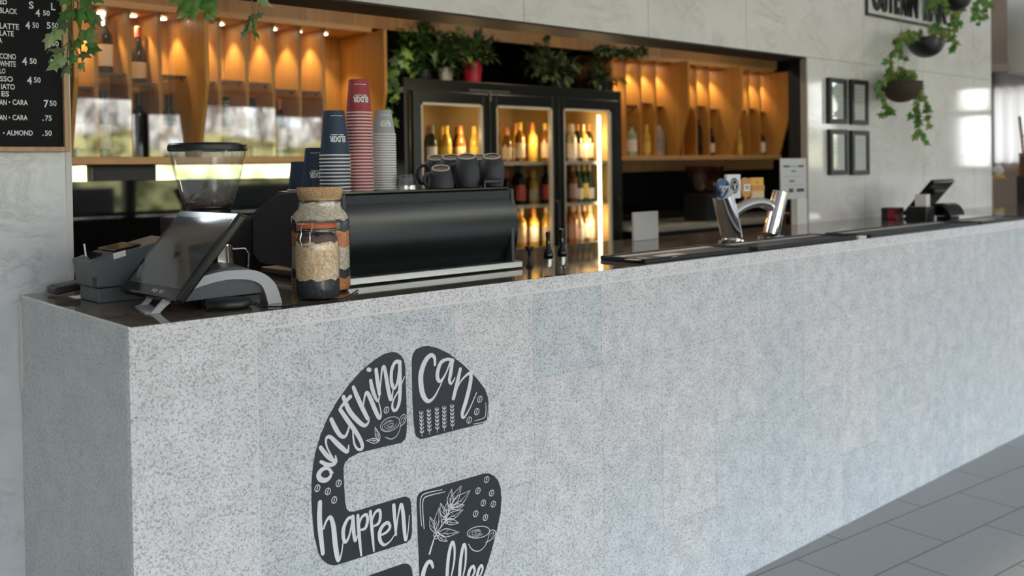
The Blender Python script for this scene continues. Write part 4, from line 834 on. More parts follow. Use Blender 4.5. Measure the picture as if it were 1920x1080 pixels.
# ------------------------------------------------------------------ menu board
mb_ = thing('menu_board', 'black letter board menu in a pale wooden frame on the left marble wall', 'menu board', (-.35, WY - .03, 1.9))
o3 = Vector(mb_.location); xr = at(126.5, 200, .715).x; xi = at(116.5, 200, .715).x; zb = at(100, 284.5, .715).z; zi = at(100, 275.5, .715).z
wf = xr - xi; zt = 2.55
MB().box(xi - o3.x, xr - o3.x, -.015, .028, zb - o3.z, zt - o3.z).box(-.95 - o3.x - .0, -.95 + wf - o3.x, -.015, .028, zb - o3.z, zt - o3.z).box(-.95 + wf - o3.x, xi - o3.x, -.015, .028, zb - o3.z, zi - o3.z).box(-.95 + wf - o3.x, xi - o3.x, -.015, .028, zt - wf - o3.z, zt - o3.z).build('frame', M['wood_frame'], mb_, bevel=.002, smooth=False)
MB().box(-.95 + wf - o3.x, xi - o3.x, -.002, .026, zi - o3.z, zt - wf - o3.z).build('letter_panel', M['felt'], mb_, smooth=False)
YB = .742 - .03 - .0025
for s, x0, x1, y0, y1 in [('S', 195, 228, 8, 58), ('L', 345, 375, 18, 68), ('ED', -2, 47, -6, 27), ('BLACK', -4, 117, 49, 87), ('4', 240, 270, 60, 112), ('50', 290, 337, 68, 104), ('LATTE', -2, 128, 152, 192), ('4', 172, 203, 143, 196), ('50', 219, 262, 150, 188), ('5', 315, 343, 148, 193), ('50', 350, 392, 152, 188),
                          ('LATE', -2, 93, 203, 240), ('A', -10, 15, 254, 289), ('5', 316, 346, 268, 320), ('50', 350, 397, 275, 311), ('CCINO', -2, 108, 358, 396), ('WHITE', -2, 107, 408, 447), ('4', 150, 183, 384, 440), ('50', 200, 248, 392, 431), ('5', 336, 365, 400, 449), ('LO', -2, 37, 460, 496), ('SSO', 0, 88, 512, 549), ('4', 183, 216, 515, 569), ('50', 229, 275, 520, 558),
                          ('IATO', 8, 101, 565, 602), ('ES', 10, 62, 614, 651), ('AN', -4, 46, 671, 709), ('CARA', 85, 188, 671, 708), ('7', 297, 328, 674, 726), ('50', 335, 382, 678, 715), ('AN', -4, 46, 774, 811), ('CARA', 85, 187, 774, 811), ('.', 285, 296, 806, 815), ('75', 304, 350, 778, 815), ('ALMOND', 45, 222, 878, 914), ('.', 285, 296, 908, 917), ('50', 304, 350, 880, 917), ('.', 58, 70, 684, 695), ('.', 58, 70, 787, 798), ('.', 20, 32, 892, 903)]:
    vs, fs = text2d(s, .022); a = at(x0 / 3.6, y1 / 3.6, YB); b = at(x1 / 3.6, y1 / 3.6, YB); top = at(x0 / 3.6, y0 / 3.6, YB)
    MB().add([(a.x + (b.x - a.x) * u - o3.x, YB - o3.y, a.z + (top.z - a.z) * v - o3.z) for u, v in vs], fs).build('lettering', M['letters'], mb_, smooth=False, fix=False)

# ------------------------------------------------------------------ frames and sign on the right marble wall
for i, (x0, y0, x1, y1, lb_) in enumerate([(1555, 147, 1588, 232, 'upper left of four black picture frames beside the bar opening'), (1597, 150, 1628, 234, 'upper right of four black picture frames beside the bar opening'), (1557, 243, 1590, 328, 'lower left of four black picture frames beside the bar opening'), (1598, 245, 1630, 328, 'lower right of four black picture frames beside the bar opening')]):
    a, b = at(x0, (y0 + y1) / 2, WY - .02), at(x1, (y0 + y1) / 2, WY - .02); zt_f, zb_f = at((x0 + x1) / 2, y0, WY - .02).z, at((x0 + x1) / 2, y1, WY - .02).z
    cxn, czn = (a.x + b.x) / 2, (zt_f + zb_f) / 2; hw, hh = (b.x - a.x) / 2, (zt_f - zb_f) / 2; f = .025
    t = thing('picture_frame', lb_, 'picture frame', (cxn, WY - .0005, czn), 0, 'framed notices on the right marble wall')
    MB().box(-hw, -hw + f, -.024, 0, -hh, hh).box(hw - f, hw, -.024, 0, -hh, hh).box(-hw + f, hw - f, -.024, 0, -hh, -hh + f).box(-hw + f, hw - f, -.024, 0, hh - f, hh).build('frame', M['black_plastic'], t, bevel=.002, smooth=False)
    MB().box(-hw + f, hw - f, -.014, -.001, -hh + f, hh - f).build('print', M['white'], t, smooth=False)
    pl = MB()
    for k in range(4): pl.box(-hw + f + .018, hw - f - .018 - .012 * (k % 3), -.0145, -.014, hh - f - .03 - k * .022, hh - f - .026 - k * .022)
    pl.build('printed_lines', M['pale_grey'], t, smooth=False)
    MB().box(-hw + f, hw - f, -.0195, -.0185, -hh + f, hh - f).build('glass_pane', M['door_glass'], t, smooth=False)
sg = thing('wall_sign', 'black outlined sign with bold block letters high on the right marble wall', 'sign', (4.93, WY - .001, 2.36)); o3 = Vector(sg.location)
sx0, sx1, sz0, sz1 = at(1622, 20, WY).x, at(1793, 60, WY).x, 2.222, 2.52
MB().box(sx0 - o3.x, sx1 - o3.x, -.012, 0, sz0 - o3.z, sz0 + .014 - o3.z).box(sx0 - o3.x, sx1 - o3.x, -.012, 0, sz1 - .014 - o3.z, sz1 - o3.z).box(sx0 - o3.x, sx0 + .014 - o3.x, -.012, 0, sz0 + .014 - o3.z, sz1 - .014 - o3.z).box(sx1 - .014 - o3.x, sx1 - o3.x, -.012, 0, sz0 + .014 - o3.z, sz1 - .014 - o3.z).build('border', M['black_plastic'], sg, smooth=False)
from collections import Counter
def islands(vs, fs):
    par = list(range(len(vs)))
    def find(a):
        while par[a] != a: par[a] = par[par[a]]; a = par[a]
        return a
    for f in fs:
        for k in f[1:]: par[find(k)] = find(f[0])
    g = {}
    for f in fs: g.setdefault(find(f[0]), []).append(f)
    for ff in g.values():
        idx = sorted({i for f in ff for i in f}); mp = {a: i for i, a in enumerate(idx)}
        yield [vs[i] for i in idx], [tuple(mp[i] for i in f) for f in ff]
for s, xa, xb in (('OSTERIN', 4.41, 4.965), ('BAR', 5.04, 5.36)):
    for vs, fs in islands(*text2d(s, .035)):
        tb = MB(); n = len(vs); v3 = [(xa + (xb - xa) * u - o3.x, -.010, 2.258 + .20 * v - o3.z) for u, v in vs]; tb.add(v3, fs)
        ed = Counter(tuple(sorted((f_[i], f_[(i + 1) % len(f_)]))) for f_ in fs for i in range(len(f_)))
        v4 = v3 + [(a, 0, c_) for a, b, c_ in v3]; tb.add(v4, [(e[0], e[1], e[1] + n, e[0] + n) for e, k in ed.items() if k == 1])
        tb.build('letter', M['black_plastic'], sg, smooth=False, fix=False)

# ------------------------------------------------------------------ things on the counter
CT = 1.1002
# card terminal
t = thing('card_terminal', 'black card terminal lying against the marble wall beside the receipt printer', 'card terminal', (.052, .655, CT), math.radians(0))
X = RY(math.radians(-7))
MB().box(0, .17, -.035, .035, .004, .022, X=X).build('body', M['black_plastic'], t, bevel=.004, smooth=False)
MB().box(.008, .16, -.030, .030, .0221, .0235, X=X).build('keypad', M['dark_grey'], t, smooth=False)
MB().box(.10, .16, -.03, .03, 0, .012).build('rest', M['black_plastic'], t, smooth=False)
tag(MB().box(.075, .19, .548, .60, CT, CT + .0012).build('paper_slip', M['paper'], smooth=False), 'white paper slip on the counter between printer and card terminal', 'paper')
# receipt printer
t = thing('receipt_printer', 'dark grey receipt printer with flared sides standing at the counter end', 'printer', (.16, .475, CT)); o3 = Vector(t.location)
def q4(x, y, Y=.41): v = at(x, y, Y) - o3; return (v.x, -.065, v.z)
MB().box(.082 - o3.x, .255 - o3.x, -.063, .063, .0, .034).build('base', M['grey_plastic'], t, bevel=.003, smooth=False)
zt0 = q4(183, 544)[2]
MB().prism([(.075 - o3.x, -.065, .0355), q4(169, 491), q4(215, 474), q4(268, 461), (.262 - o3.x, -.065, .145), (.262 - o3.x, -.065, .0355)], (0, .13, 0)).build('housing', M['grey_plastic'], t, bevel=.004, smooth=False)
a, b = Vector(q4(218, 472)), Vector(q4(266, 461))
MB().prism([a + Vector((0, .006, .001)), b + Vector((0, .006, .001)), b + Vector((0, .006, .004)), a + Vector((0, .006, .004))], (0, .118, 0)).build('lid', M['black_gloss'], t, smooth=False)
a, b = Vector(q4(212, 477)), Vector(q4(235, 470))
MB().prism([a + Vector((0, -.001, .002)), b + Vector((0, -.001, .002)), b + Vector((.001, -.001, -.012)), a + Vector((.001, -.001, -.012))], (0, .002, 0)).build('paper_tab', M['paper'], t, smooth=False)
a = Vector(q4(176, 489)); b = Vector(q4(200, 480))
MB().prism([a + Vector((0, .03, .001)), b + Vector((0, .03, .001)), b + Vector((0, .03, .005)), a + Vector((0, .03, .005))], (0, .07, 0)).build('control_panel', M['black_gloss'], t, smooth=False)
MB().tube([a + Vector((.006, .07, .0)), a + Vector((.002, .07, .036))], .0022, 6).build('order_pin', M['white'], t)
MB().box(.073 - o3.x - .004, .073 - o3.x + .006, -.0655, -.058, .040, .062).build('switch', M['black_plastic'], t, smooth=False)

# point-of-sale terminal (the far one is a copy of it)
def pos_terminal(label, loc, rz, logo=True, trim='silver'):
    t = thing('pos_terminal', label, 'payment terminal', loc, rz)
    X = RZ(math.radians(-12))
    outer = [(-.012, 0), (0.0, .004), (.022, .026), (.05, .052), (.09, .068), (.14, .080), (.19, .082), (.225, .078), (.252, .064), (.272, .040), (.284, 0)]
    inner = [(.252, 0), (.242, .036), (.226, .052), (.20, .060), (.16, .062), (.11, .053), (.06, .036), (.03, .014), (.016, .0)]
    for yy in (-.075,):
        oc = catmull(outer, 3); ic = catmull(inner, 3)
        MB().prism([(x, yy, z) for x, z in oc + ic], (0, .012, 0), X=X).build('arch', M[trim], t, bevel=.0015, ang=30)
    MB().box(-.012, .02, -.063, .063, 0, .003, X=X).build('foot_plate', M[trim], t, smooth=False)
    MB().prism([(-.012, .063, 0), (0, .063, .004), (.022, .063, .026), (.034, .063, .026), (.014, .063, .0)], (0, .012, 0), X=X).build('rear_foot', M[trim], t, smooth=False)
    body = [(.040, .030), (.07, .056), (.11, .074), (.16, .086), (.20, .086), (.228, .074), (.250, .050), (.256, .026), (.06, .018)]
    MB().prism([(x, -.0625, z) for x, z in catmull([(x * .97, z * .88) for x, z in body[:-2]], 3) + body[-2:]], (0, .02, 0), X=X).prism([(x, -.04, z) for x, z in catmull(body[:-2], 3) + body[-2:]], (0, .115, 0), X=X).build('base_unit', M['grey_plastic'], t, bevel=.002)
    MB().box(.18, .24, -.05, .05, 0, .02, X=X).build('base_foot', M['black_plastic'], t, smooth=False)
    ang = math.atan2(.180, .155)
    Sx = RZ(math.radians(3)) @ T((0, 0, .034)) @ RY(-ang)      # local x runs up the screen, z is its front normal
    Lh, hw = .2375, .145
    MB().box(0, Lh, -hw, hw, -.022, 0, X=Sx).build('screen_housing', M['black_gloss'], t, bevel=.006, smooth=False)
    MB().box(.026, Lh - .022, -hw + .012, hw - .022, .0001, .0006, X=Sx).build('display', M['screen'], t, smooth=False)
    MB().box(.05, Lh - .05, -.08, .08, -.04, -.022, X=Sx).build('rear_cover', M['black_plastic'], t, bevel=.006, smooth=False)
    MB().tube([(.09, 0, .05), (.075, 0, .085), (.085, 0, .12)], .018, 12).build('neck', M['black_plastic'], t)
    if logo:
        vs, fs = text2d('POS  OLT', .02)
        MB().add([Sx @ Vector((.009 + .008 * v, -.075 + .058 * (1 - u), .0008)) for u, v in vs], fs).build('logo_print', M['letters'], t, smooth=False, fix=False)
    return t
pt = pos_terminal('black touch screen sales terminal on a silver arched stand beside the grain jars', (.120, .222, CT), 0)
pt2 = dup(pt, (4.38, .50, CT), -PI / 2, 'black touch screen sales terminal at the far right end of the counter')
# drop the near logo on the far copy, it is turned away
for ch in list(pt2.children):
    if ch.name.startswith('logo_print'): bpy.data.objects.remove(ch)
    elif ch.name.split('.')[0] in ('arch', 'foot_plate', 'rear_foot', 'base_unit'):
        ch.data = ch.data.copy(); ch.data.materials[0] = M['black_gloss']
tag(MB().box(-.05, .05, -.05, .05, 0, .075).build('cash_box', M['black_plastic'], bevel=.003, smooth=False, loc=(4.17, .36, CT)), 'small black block under the white card box by the far sales terminal', 'box')
tag(MB().box(-.022, .022, -.03, .03, 0, .062).build('receipt_box', M['paper'], bevel=.002, smooth=False, loc=(4.17, .35, CT + .0755)), 'small white card box on a black block in front of the far sales terminal', 'box')

# black puck and cable
t = tag(MB().lathe([(.040, 0), (.050, .004), (.0515, .011), (.049, .018), (.040, .0215), (.02, .0225), (.002, .0225)], 36).build('round_puck', M['black_plastic'], loc=(.262, .112, CT)), 'round black puck on the counter in front of the silver arch', 'puck')
pts = [at_z(x, y, CT + .003) for x, y in ((470, 552), (455, 562), (490, 577), (530, 574), (560, 569), (590, 566), (640, 553))]
pts[-2] = Vector((.50, .035, CT + .003)); pts[-1] = Vector((.57, .10, CT + .003)); 
pts = [at_z(470, 556, CT + .003), at_z(488, 572, CT + .003), at_z(520, 575, CT + .003), at_z(560, 570.5, CT + .003), at_z(600, 566.5, CT + .003), at_z(645, 559, CT + .003), Vector((.615, .135, CT + .003))]
tag(MB().tube(catmull([tuple(p) for p in pts], 6), .0022, 6).build('cable', M['black_plastic']), 'thin black cable lying on the counter before the small jar', 'cable')

# coffee grinder
gx, gy = .386, .475
t = thing('coffee_grinder', 'black coffee grinder with a clear bean hopper behind the sales terminal', 'coffee grinder', (gx, gy, CT)); H = CT
MB().box(-.085, .085, -.085, .12, 0, .19).build('body', M['black_plastic'], t, bevel=.012, smooth=False)
MB().lathe([(.05, .19), (.055, .196), (.055, .206), (.060, .212), (.060, .216)], 32).build('collar', M['black_plastic'], t)
hp = [(.058, .216), (.062, .222), (.072, .255), (.083, .298), (.0905, .333), (.0935, .345), (.0945, .357)]
MB().lathe(hp, 44, cap0=False, cap1=False).build('hopper', M['clear2'], t)
MB().lathe([(.0945, .3575), (.0985, .3585), (.0995, .365), (.0985, .373), (.094, .3775), (.05, .379), (.001, .379)], 44).build('hopper_lid', M['black_plastic'], t)
MB().lathe([(.002, .262), (.012, .256), (.040, .236), (.052, .228)], 28, cap0=False, cap1=False).build('cone_guard', M['clear2'], t)
bm_ = MB(); ico = [(math.cos(a), math.sin(a)) for a in [k * PI / 4 for k in range(8)]]
for k in range(210):
    a = random.uniform(0, 2 * PI); rr = math.sqrt(random.uniform(.0, 1)) * .062; zz = .219 + .009 * random.random() + (.010 if rr > .03 else 0) * random.random()
    X_ = T((rr * math.cos(a), rr * math.sin(a), zz)) @ Matrix.Rotation(random.uniform(0, 6), 4, Vector((random.random(), random.random(), random.random() + .1)).normalized())
    bm_.lathe([(.0006, -.0052), (.0030, -.0032), (.0038, 0), (.0030, .0032), (.0006, .0052)], 7, X=X_)
MB().lathe([(.059, .2165), (.0635, .226), (.03, .231), (.002, .232)], 30).build('bean_bed', M['beans'], t)
tag(bm_.build('coffee_beans', M['beans'], t), None, None, None, 'stuff')

# steel milk jug
t = thing('milk_jug', 'polished steel milk jug standing between grinder and sales terminal', 'jug', (.336, .315, CT))
MB().lathe([(.030, 0), (.041, .002), (.042, .008), (.039, .06), (.034, .112), (.035, .125), (.0335, .125), (.0325, .112), (.037, .06), (.038, .006), (.002, .004)], 36, cap1=False).build('body', M['chrome'], t)
MB().tube([(.034, -.004, .112), (.062, -.012, .113), (.070, -.014, .10), (.066, -.014, .05), (.044, -.008, .025)], .0042, 8).build('handle', M['chrome'], t)

# grain jars
def jar_z(y, Y): return at(600, y, Y).z - CT
JB = (.560, .215)
t = thing('grain_jar', 'large cork-topped glass jar layered with grains and orange lentils', 'jar', (*JB, CT))
z_ = lambda y: jar_z(y, .15)
sh = z_(412); R0 = .0735
gp = [(.055, .001), (.068, .003), (R0, .012), (R0, sh - .012), (.0715, sh + .004), (.063, sh + .017), (.055, sh + .024), (.0535, sh + .034), (.0535, z_(372)), (.057, z_(370)), (.057, z_(366))]
MB().lathe(gp, 44, cap1=False).build('glass', M['clear'], t)
MB().lathe([(.0525, z_(376)), (.056, z_(367)), (.0575, z_(354)), (.056, z_(352)), (.002, z_(351.5))], 36).build('cork_lid', M['cork'], t)
lay = [(549, 'lentil'), (525, 'dark_bean'), (508, 'oat'), (466, 'lentil'), (436, 'dark_bean'), (414, 'oat'), (381, None)]
def layer(za, zb_, mname, prof_r, nm, top=False):
    b = MB(); n = 44; pr = []
    ks = 5
    for i in range(ks + 1):
        zz = za + (zb_ - za) * i / ks; pr.append((prof_r(zz), zz))
    b.lathe(pr, n)
    b.v = [(x, y, z + (.0022 * math.sin(7 * math.atan2(y, x)) + .0015 * math.sin(13 * math.atan2(y, x) + 1)) * (1 if abs(z - zb_) < 1e-6 or (abs(z - za) < 1e-6 and za > .01) else 0)) for x, y, z in b.v]
    return b.build(nm, M[mname], t)
def rprof(gp_):
    def f(z):
        for (r0, z0), (r1, z1) in zip(gp_[:-1], gp_[1:]):
            if z0 <= z <= z1 and z1 > z0: return r0 + (r1 - r0) * (z - z0) / (z1 - z0) - .0022
        return gp_[-1][0] - .002
    return f
rf = rprof(gp); names = {'lentil': 'lentil_layer', 'dark_bean': 'bean_layer', 'oat': 'grain_layer', 'grain': 'grain_layer', 'dark_grain': 'seed_layer'}
zs = [.006] + [z_(y) for y, _ in lay[1:]]
for (y, mn), za, zb_ in zip(lay[:-1], zs[:-1], zs[1:]): layer(za, zb_, mn, rf, names[mn])
JS = (.482, .100)
t = thing('grain_jar', 'small clip-top glass jar with orange seal filled with tan seeds', 'jar', (*JS, CT))
z_ = lambda y: at(590, y, .055).z - CT
R1 = .0525
gp = [(.040, .001), (.049, .003), (R1, .010), (R1, z_(462)), (.0505, z_(452)), (.0465, z_(443)), (.0445, z_(438)), (.0445, z_(432)), (.047, z_(430))]
MB().lathe(gp, 40, cap1=False).build('glass', M['clear'], t)
MB().lathe([(.0455, z_(430)), (.0475, z_(429)), (.0475, z_(422)), (.0455, z_(421))], 36).build('rubber_seal', M['rubber_orange'], t)
MB().lathe([(.0475, z_(420.8)), (.0485, z_(420)), (.047, z_(417)), (.040, z_(415.5)), (.002, z_(415))], 36, cap0=False).build('lid', M['clear'], t)
rf = rprof(gp); zs = [.005, z_(527), z_(456), z_(442)]
for mn, za, zb_ in zip(('dark_bean', 'grain', 'dark_grain'), zs[:-1], zs[1:]): layer(za, zb_, mn, rf, names[mn])
ca = Vector((-.84, -.54, 0)); cb = Vector((.54, -.84, 0)); hz = z_(433)
w_ = MB()
for s in (-1, 1):
    w_.tube([ca * .046 + cb * .012 * s + Vector((0, 0, hz + .018)), ca * .053 + cb * .014 * s + Vector((0, 0, hz + .004)), ca * .056 + cb * .010 * s + Vector((0, 0, hz - .008))], .0012, 6)
    w_.tube([ca * .056 + cb * .010 * s + Vector((0, 0, hz - .004)), ca * .060 + cb * .013 * s + Vector((0, 0, hz - .020)), ca * .0565 + cb * .009 * s + Vector((0, 0, hz - .036))], .0014, 6)
w_.tube([ca * .0565 - cb * .009 + Vector((0, 0, hz - .036)), ca * .0565 + cb * .009 + Vector((0, 0, hz - .036))], .0014, 6)
w_.tube([(.0465 * math.cos(a), .0465 * math.sin(a), z_(433)) for a in [k * 2 * PI / 32 for k in range(33)]], .0012, 6)
w_.build('wire_clasp', M['wire'], t)

# espresso machine
MX0, MX1, MY0, MY1 = .64, 1.262, .235, .76
t = thing('espresso_machine', 'wide black espresso machine with its curved back towards the customers', 'espresso machine', ((MX0 + MX1) / 2, .5, CT)); o3 = Vector(t.location)
ZTOP = at(675, 358, .35).z - CT
def mz(y, px_=985): return at(px_, y, MY0).z - CT
zA, zB = mz(488), mz(352)
prof = []; yy = 0; NP = 60
for k in range(NP + 1):
    u = k / NP; prof.append([yy, zA + (ZTOP - .004 - zA) * u])
    sl = .80 * (u - .60) if u < .86 else .80 * (u - .60) + 5 * (u - .86)
    yy += sl * (ZTOP - .004 - zA) / NP
ym = min(q[0] for q in prof); prof = [(MY0 + .002 + q[0] - ym, q[1]) for q in prof]
b = MB(); n = len(prof)
vs = [(MX0 + .012 - o3.x, y - o3.y, z) for y, z in prof] + [(MX1 - .003 - .02 * (i / (n - 1)) ** 2 - o3.x, y - o3.y, z) for i, (y, z) in enumerate(prof)]
b.add(vs, [(i, n + i, n + i + 1, i + 1) for i in range(n - 1)]); b.build('back_panel', M['machine_black'], t, fix=False, ang=80)
def chk(x, y): v = at_x(x, y, MX0); return (v.y, v.z - CT)
ch = [(MY0 + .004, zA), (MY0 + .004, ZTOP - .006), (chk(555, 350)[0], ZTOP), chk(520, 362), chk(498, 379), chk(475, 398), chk(462, 409), chk(463, 428), chk(470, 468), chk(478, 480), chk(488, 492), (MY0 + .12, zA + .004)]
MB().prism([(MX0 - o3.x, y - o3.y, z) for y, z in ch], (.012, 0, 0)).build('side_cheek', M['machine_side'], t, bevel=.002, smooth=False)
MB().prism([(MX1 - .034 - o3.x, y - o3.y, z) for y, z in ch], (.012, 0, 0)).build('side_cheek', M['machine_side'], t, bevel=.002, smooth=False)
MB().prism([(MX0 + .013 - o3.x, y - o3.y, z - .004) for y, z in ch[1:7]] + [(MX0 + .013 - o3.x, .70 - o3.y, .10), (MX0 + .013 - o3.x, MY0 + .03 - o3.y, .10)], (MX1 - MX0 - .05, 0, 0)).build('body', M['black_plastic'], t, smooth=False)
MB().box(MX0 + .012 - o3.x, MX1 - .03 - o3.x, MY0 + .02 - o3.y, .60 - o3.y, ZTOP - .0045, ZTOP).build('cup_tray', M['black_gloss'], t, smooth=False)
MB().box(MX0 + .006 - o3.x, MX1 - o3.x, MY0 - .006 - o3.y, MY1 - .06 - o3.y, .003, zA).build('base_tray', M['steel'], t, bevel=.002, smooth=False)
MB().box(MX0 + .004 - o3.x, MX0 + .0062 - o3.x, MY0 - .002 - o3.y, MY1 - .062 - o3.y, .0, zA - .012).build('base_side', M['black_plastic'], t, smooth=False)
for sx_ in (0, 1):
    for sy_ in (0, 1):
        MB().lathe([(.018, 0), (.018, .0029)], 16).build('foot', M['black_plastic'], t, loc=((MX0 + .05 if not sx_ else MX1 - .05) - o3.x, (MY0 + .04 if not sy_ else .66) - o3.y, 0))
MB().tube([(MX1 - .10 - o3.x, MY0 + .05 - o3.y, ZTOP), (MX1 - .10 - o3.x, MY0 + .05 - o3.y, ZTOP + .018), (MX1 - .036 - o3.x, MY0 + .05 - o3.y, ZTOP + .018), (MX1 - .036 - o3.x, .58 - o3.y, ZTOP + .018), (MX1 - .036 - o3.x, .58 - o3.y, ZTOP)], .007, 8).build('cup_rail', M['black_plastic'], t)
MZ = CT + ZTOP + .0006

# paper cups
def cup_mesh(nm, rb_, rt, h, mbody, mrim):
    # upside down: rim (rb_) at z=0, base (rt) at z=h
    b = MB().lathe([(rb_ - .0012, .0), (rb_ + .0016, .0006), (rb_ + .0022, .0022), (rb_ + .0012, .0040), (rb_ - .0006, .0044), (rt, h - .001), (rt - .001, h), (rt - .003, h), (rt - .0045, h - .006), (.001, h - .006)], 36, ms=[1, 1, 1, 1, 0, 0, 1, 1, 1], cap0=False)
    o = b.build(nm, [mbody, mrim]); me = o.data; bpy.data.objects.remove(o); return me
def wrap_text(par, nm, s, rb_, rt, h, ang0, wdt, zlo, zhi, mt, bold=.03, flip=True):
    vs, fs = text2d(s, bold); out = []
    for u, v in vs:
        zz = zhi - (zhi - zlo) * v if flip else zlo + (zhi - zlo) * v
        r = rb_ + (rt - rb_) * zz / h + .0006
        a = ang0 + (.5 - u if flip else u - .5) * wdt / r
        out.append((r * math.cos(a), r * math.sin(a), zz))
    return MB().add(out, fs).build(nm, mt, par, smooth=False, fix=False)
def stack(px_, Y, r0, rt, h, n, pitch, mb1, mr, color, where, group, text=True, ang=None, tsize=None, z0=None, tcol='letters'):
    c_ = at(px_, 350, Y); me = cup_mesh('paper_cup', r0, rt, h, M[mb1], M[mr]); zz = MZ if z0 is None else z0
    for k in range(n):
        if n == 1: lab = '%s upside-down paper cup, %s' % (color, where)
        elif k == n - 1: lab = 'top %s paper cup of %s, upside down with its wall showing' % (color, where)
        elif k == 0: lab = 'bottom %s paper cup of %s, only its rim showing' % (color, where)
        else: lab = '%s paper cup, %s rim from the bottom in %s' % (color, ORD[k], where)
        o = bpy.data.objects.new('paper_cup', me); COL.objects.link(o); o.location = (c_.x, Y, zz + k * pitch); o.rotation_euler = (0, 0, random.uniform(-.02, .02))
        tag(o, lab, 'cup', group)
        if k == n - 1 and text:
            vd = math.atan2(CAM.y - Y, CAM.x - c_.x)
            a0 = vd + math.radians(ang)
            hh = tsize * .36
            zc = h * text
            wrap_text(o, 'lettering', 'ELIXIR', r0, rt, h, a0, tsize, zc - hh / 2, zc + hh / 2, M[tcol], .045)
            wrap_text(o, 'small_print', '\u2014\u2014  \u2014\u2014\u2014', r0, rt, h, a0, tsize * .78, zc + hh / 2 + .002, zc + hh / 2 + .0046, M[tcol], .01)
            wrap_text(o, 'small_print', '\u2014\u2014\u2014 \u2014 \u2014\u2014', r0, rt, h, a0, tsize * .8, h - .0155, h - .0140, M[tcol], .0)
    return c_
stack(629, .345, .0402, .0275, .122, 11, .00955, 'cup_navy', 'rim', 'navy', 'the tall navy stack', 'navy cups in the tall stack', .37, 14, .046)
stack(675.5, .365, .0350, .0268, .094, 25, .0089, 'cup_red', 'rim_red', 'red', 'the tallest red stack', 'red cups in the tallest stack', .40, 12, .046)
stack(721, .385, .0338, .0225, .072, 23, .00705, 'cup_grey', 'rim', 'grey', 'the pale grey stack', 'grey cups in the stack', .42, 12, .034)
stack(592, .50, .0402, .0275, .122, 1, .0095, 'cup_navy', 'rim', 'navy', 'half hidden behind the tall navy stack', 'loose navy cups', .37, 8, .046)
stack(566, .62, .0402, .0300, .085, 1, .0095, 'cup_navy', 'rim', 'short navy', 'leftmost on the machine', 'loose navy cups', 0)
# tumblers and mugs
def tumbler(px_, Y, label):
    c_ = at(px_, 350, Y); t = thing('glass_tumbler', label, 'glass', (c_.x, Y, MZ), 0, 'upturned glass tumblers')
    n = 20; pr = [(.0270, 0), (.0262, .012), (.0235, .030), (.0205, .040), (.017, .0425), (.001, .040)]
    b = MB().lathe(pr, n, cap0=False); b.v = [(x * (1 - .06 * ((i % n) % 2)), y * (1 - .06 * ((i % n) % 2)), z) for i, (x, y, z) in enumerate(b.v)]
    b.build('faceted_wall', M['tumbler'], t, smooth=False)
    MB().lathe([(.0215, .002), (.0205, .022), (.0175, .034), (.001, .035)], 20, cap0=False).build('inner_wall', M['tumbler'], t)
tumbler(764, .33, 'clear faceted tumbler upside down right of the grey cup stack'); tumbler(754, .425, 'clear tumbler upside down partly hidden behind the front tumbler')
def mug(px_, Y, label, small=False, hang=160):
    c_ = at(px_, 350, Y); t = thing('coffee_mug', label, 'mug', (c_.x, Y, MZ), 0, 'upturned charcoal mugs')
    if small: pr = [(.0345, 0), (.0365, .002), (.0370, .012), (.0345, .035), (.0285, .055), (.0265, .0590)]; fo_ = .0265
    else: pr = [(.0315, 0), (.0335, .002), (.0375, .025), (.0385, .045), (.0365, .068), (.0305, .088), (.0270, .0930)]; fo_ = .0270
    h = pr[-1][1]
    MB().lathe(pr, 36, cap1=False).build('body', M['ceramic'], t)
    MB().lathe([(fo_, h), (fo_ - .0006, h + .0016), (fo_ - .0030, h + .0016), (fo_ - .0036, h)], 32, cap0=False, cap1=False).build('foot_ring', M['ceramic_rim'], t)
    MB().lathe([(.001, h - .002), (fo_ - .0034, h - .001), (fo_ - .0034, h + .0006)], 30, cap0=False, cap1=False).build('underside', M['brown_in'], t)
    dc = Vector((CAM.x - c_.x, CAM.y - Y)).normalized(); k_ = math.tan(math.radians(19))      # the foot of these mugs is cut at a slant
    for o_ in t.children:
        for vt in o_.data.vertices: vt.co.z -= k_ * (vt.co.x * dc.x + vt.co.y * dc.y) * min(1, max(0, vt.co.z / h - .45) / .5) ** 1.5
    a = math.radians(hang); d = Vector((math.cos(a), math.sin(a), 0)); r = pr[2][0] - .003
    s = .62 if small else 1
    MB().tube(catmull([tuple(d * r + Vector((0, 0, .012 * s))), tuple(d * (r + .020 * s) + Vector((0, 0, .016 * s))), tuple(d * (r + .030 * s) + Vector((0, 0, .040 * s))), tuple(d * (r + .022 * s) + Vector((0, 0, .064 * s))), tuple(d * (r - .004) + Vector((0, 0, .070 * s)))], 5), .0055, 8).build('handle', M['ceramic'], t)
mug(827, .300, 'small charcoal mug upside down at the front of the mug group', True, 165)
mug(876, .325, 'tall charcoal mug upside down, centre front of the mug group', False, 150)
mug(923, .325, 'tall charcoal mug upside down at the right end of the mug group', False, 120)
mug(846, .425, 'tall charcoal mug upside down behind the small front mug', False, 165)
mug(818, .515, 'tall charcoal mug upside down at the back left of the mug group', False, 165)
mug(899, .43, 'tall charcoal mug upside down at the back between the two front mugs', False, 100)

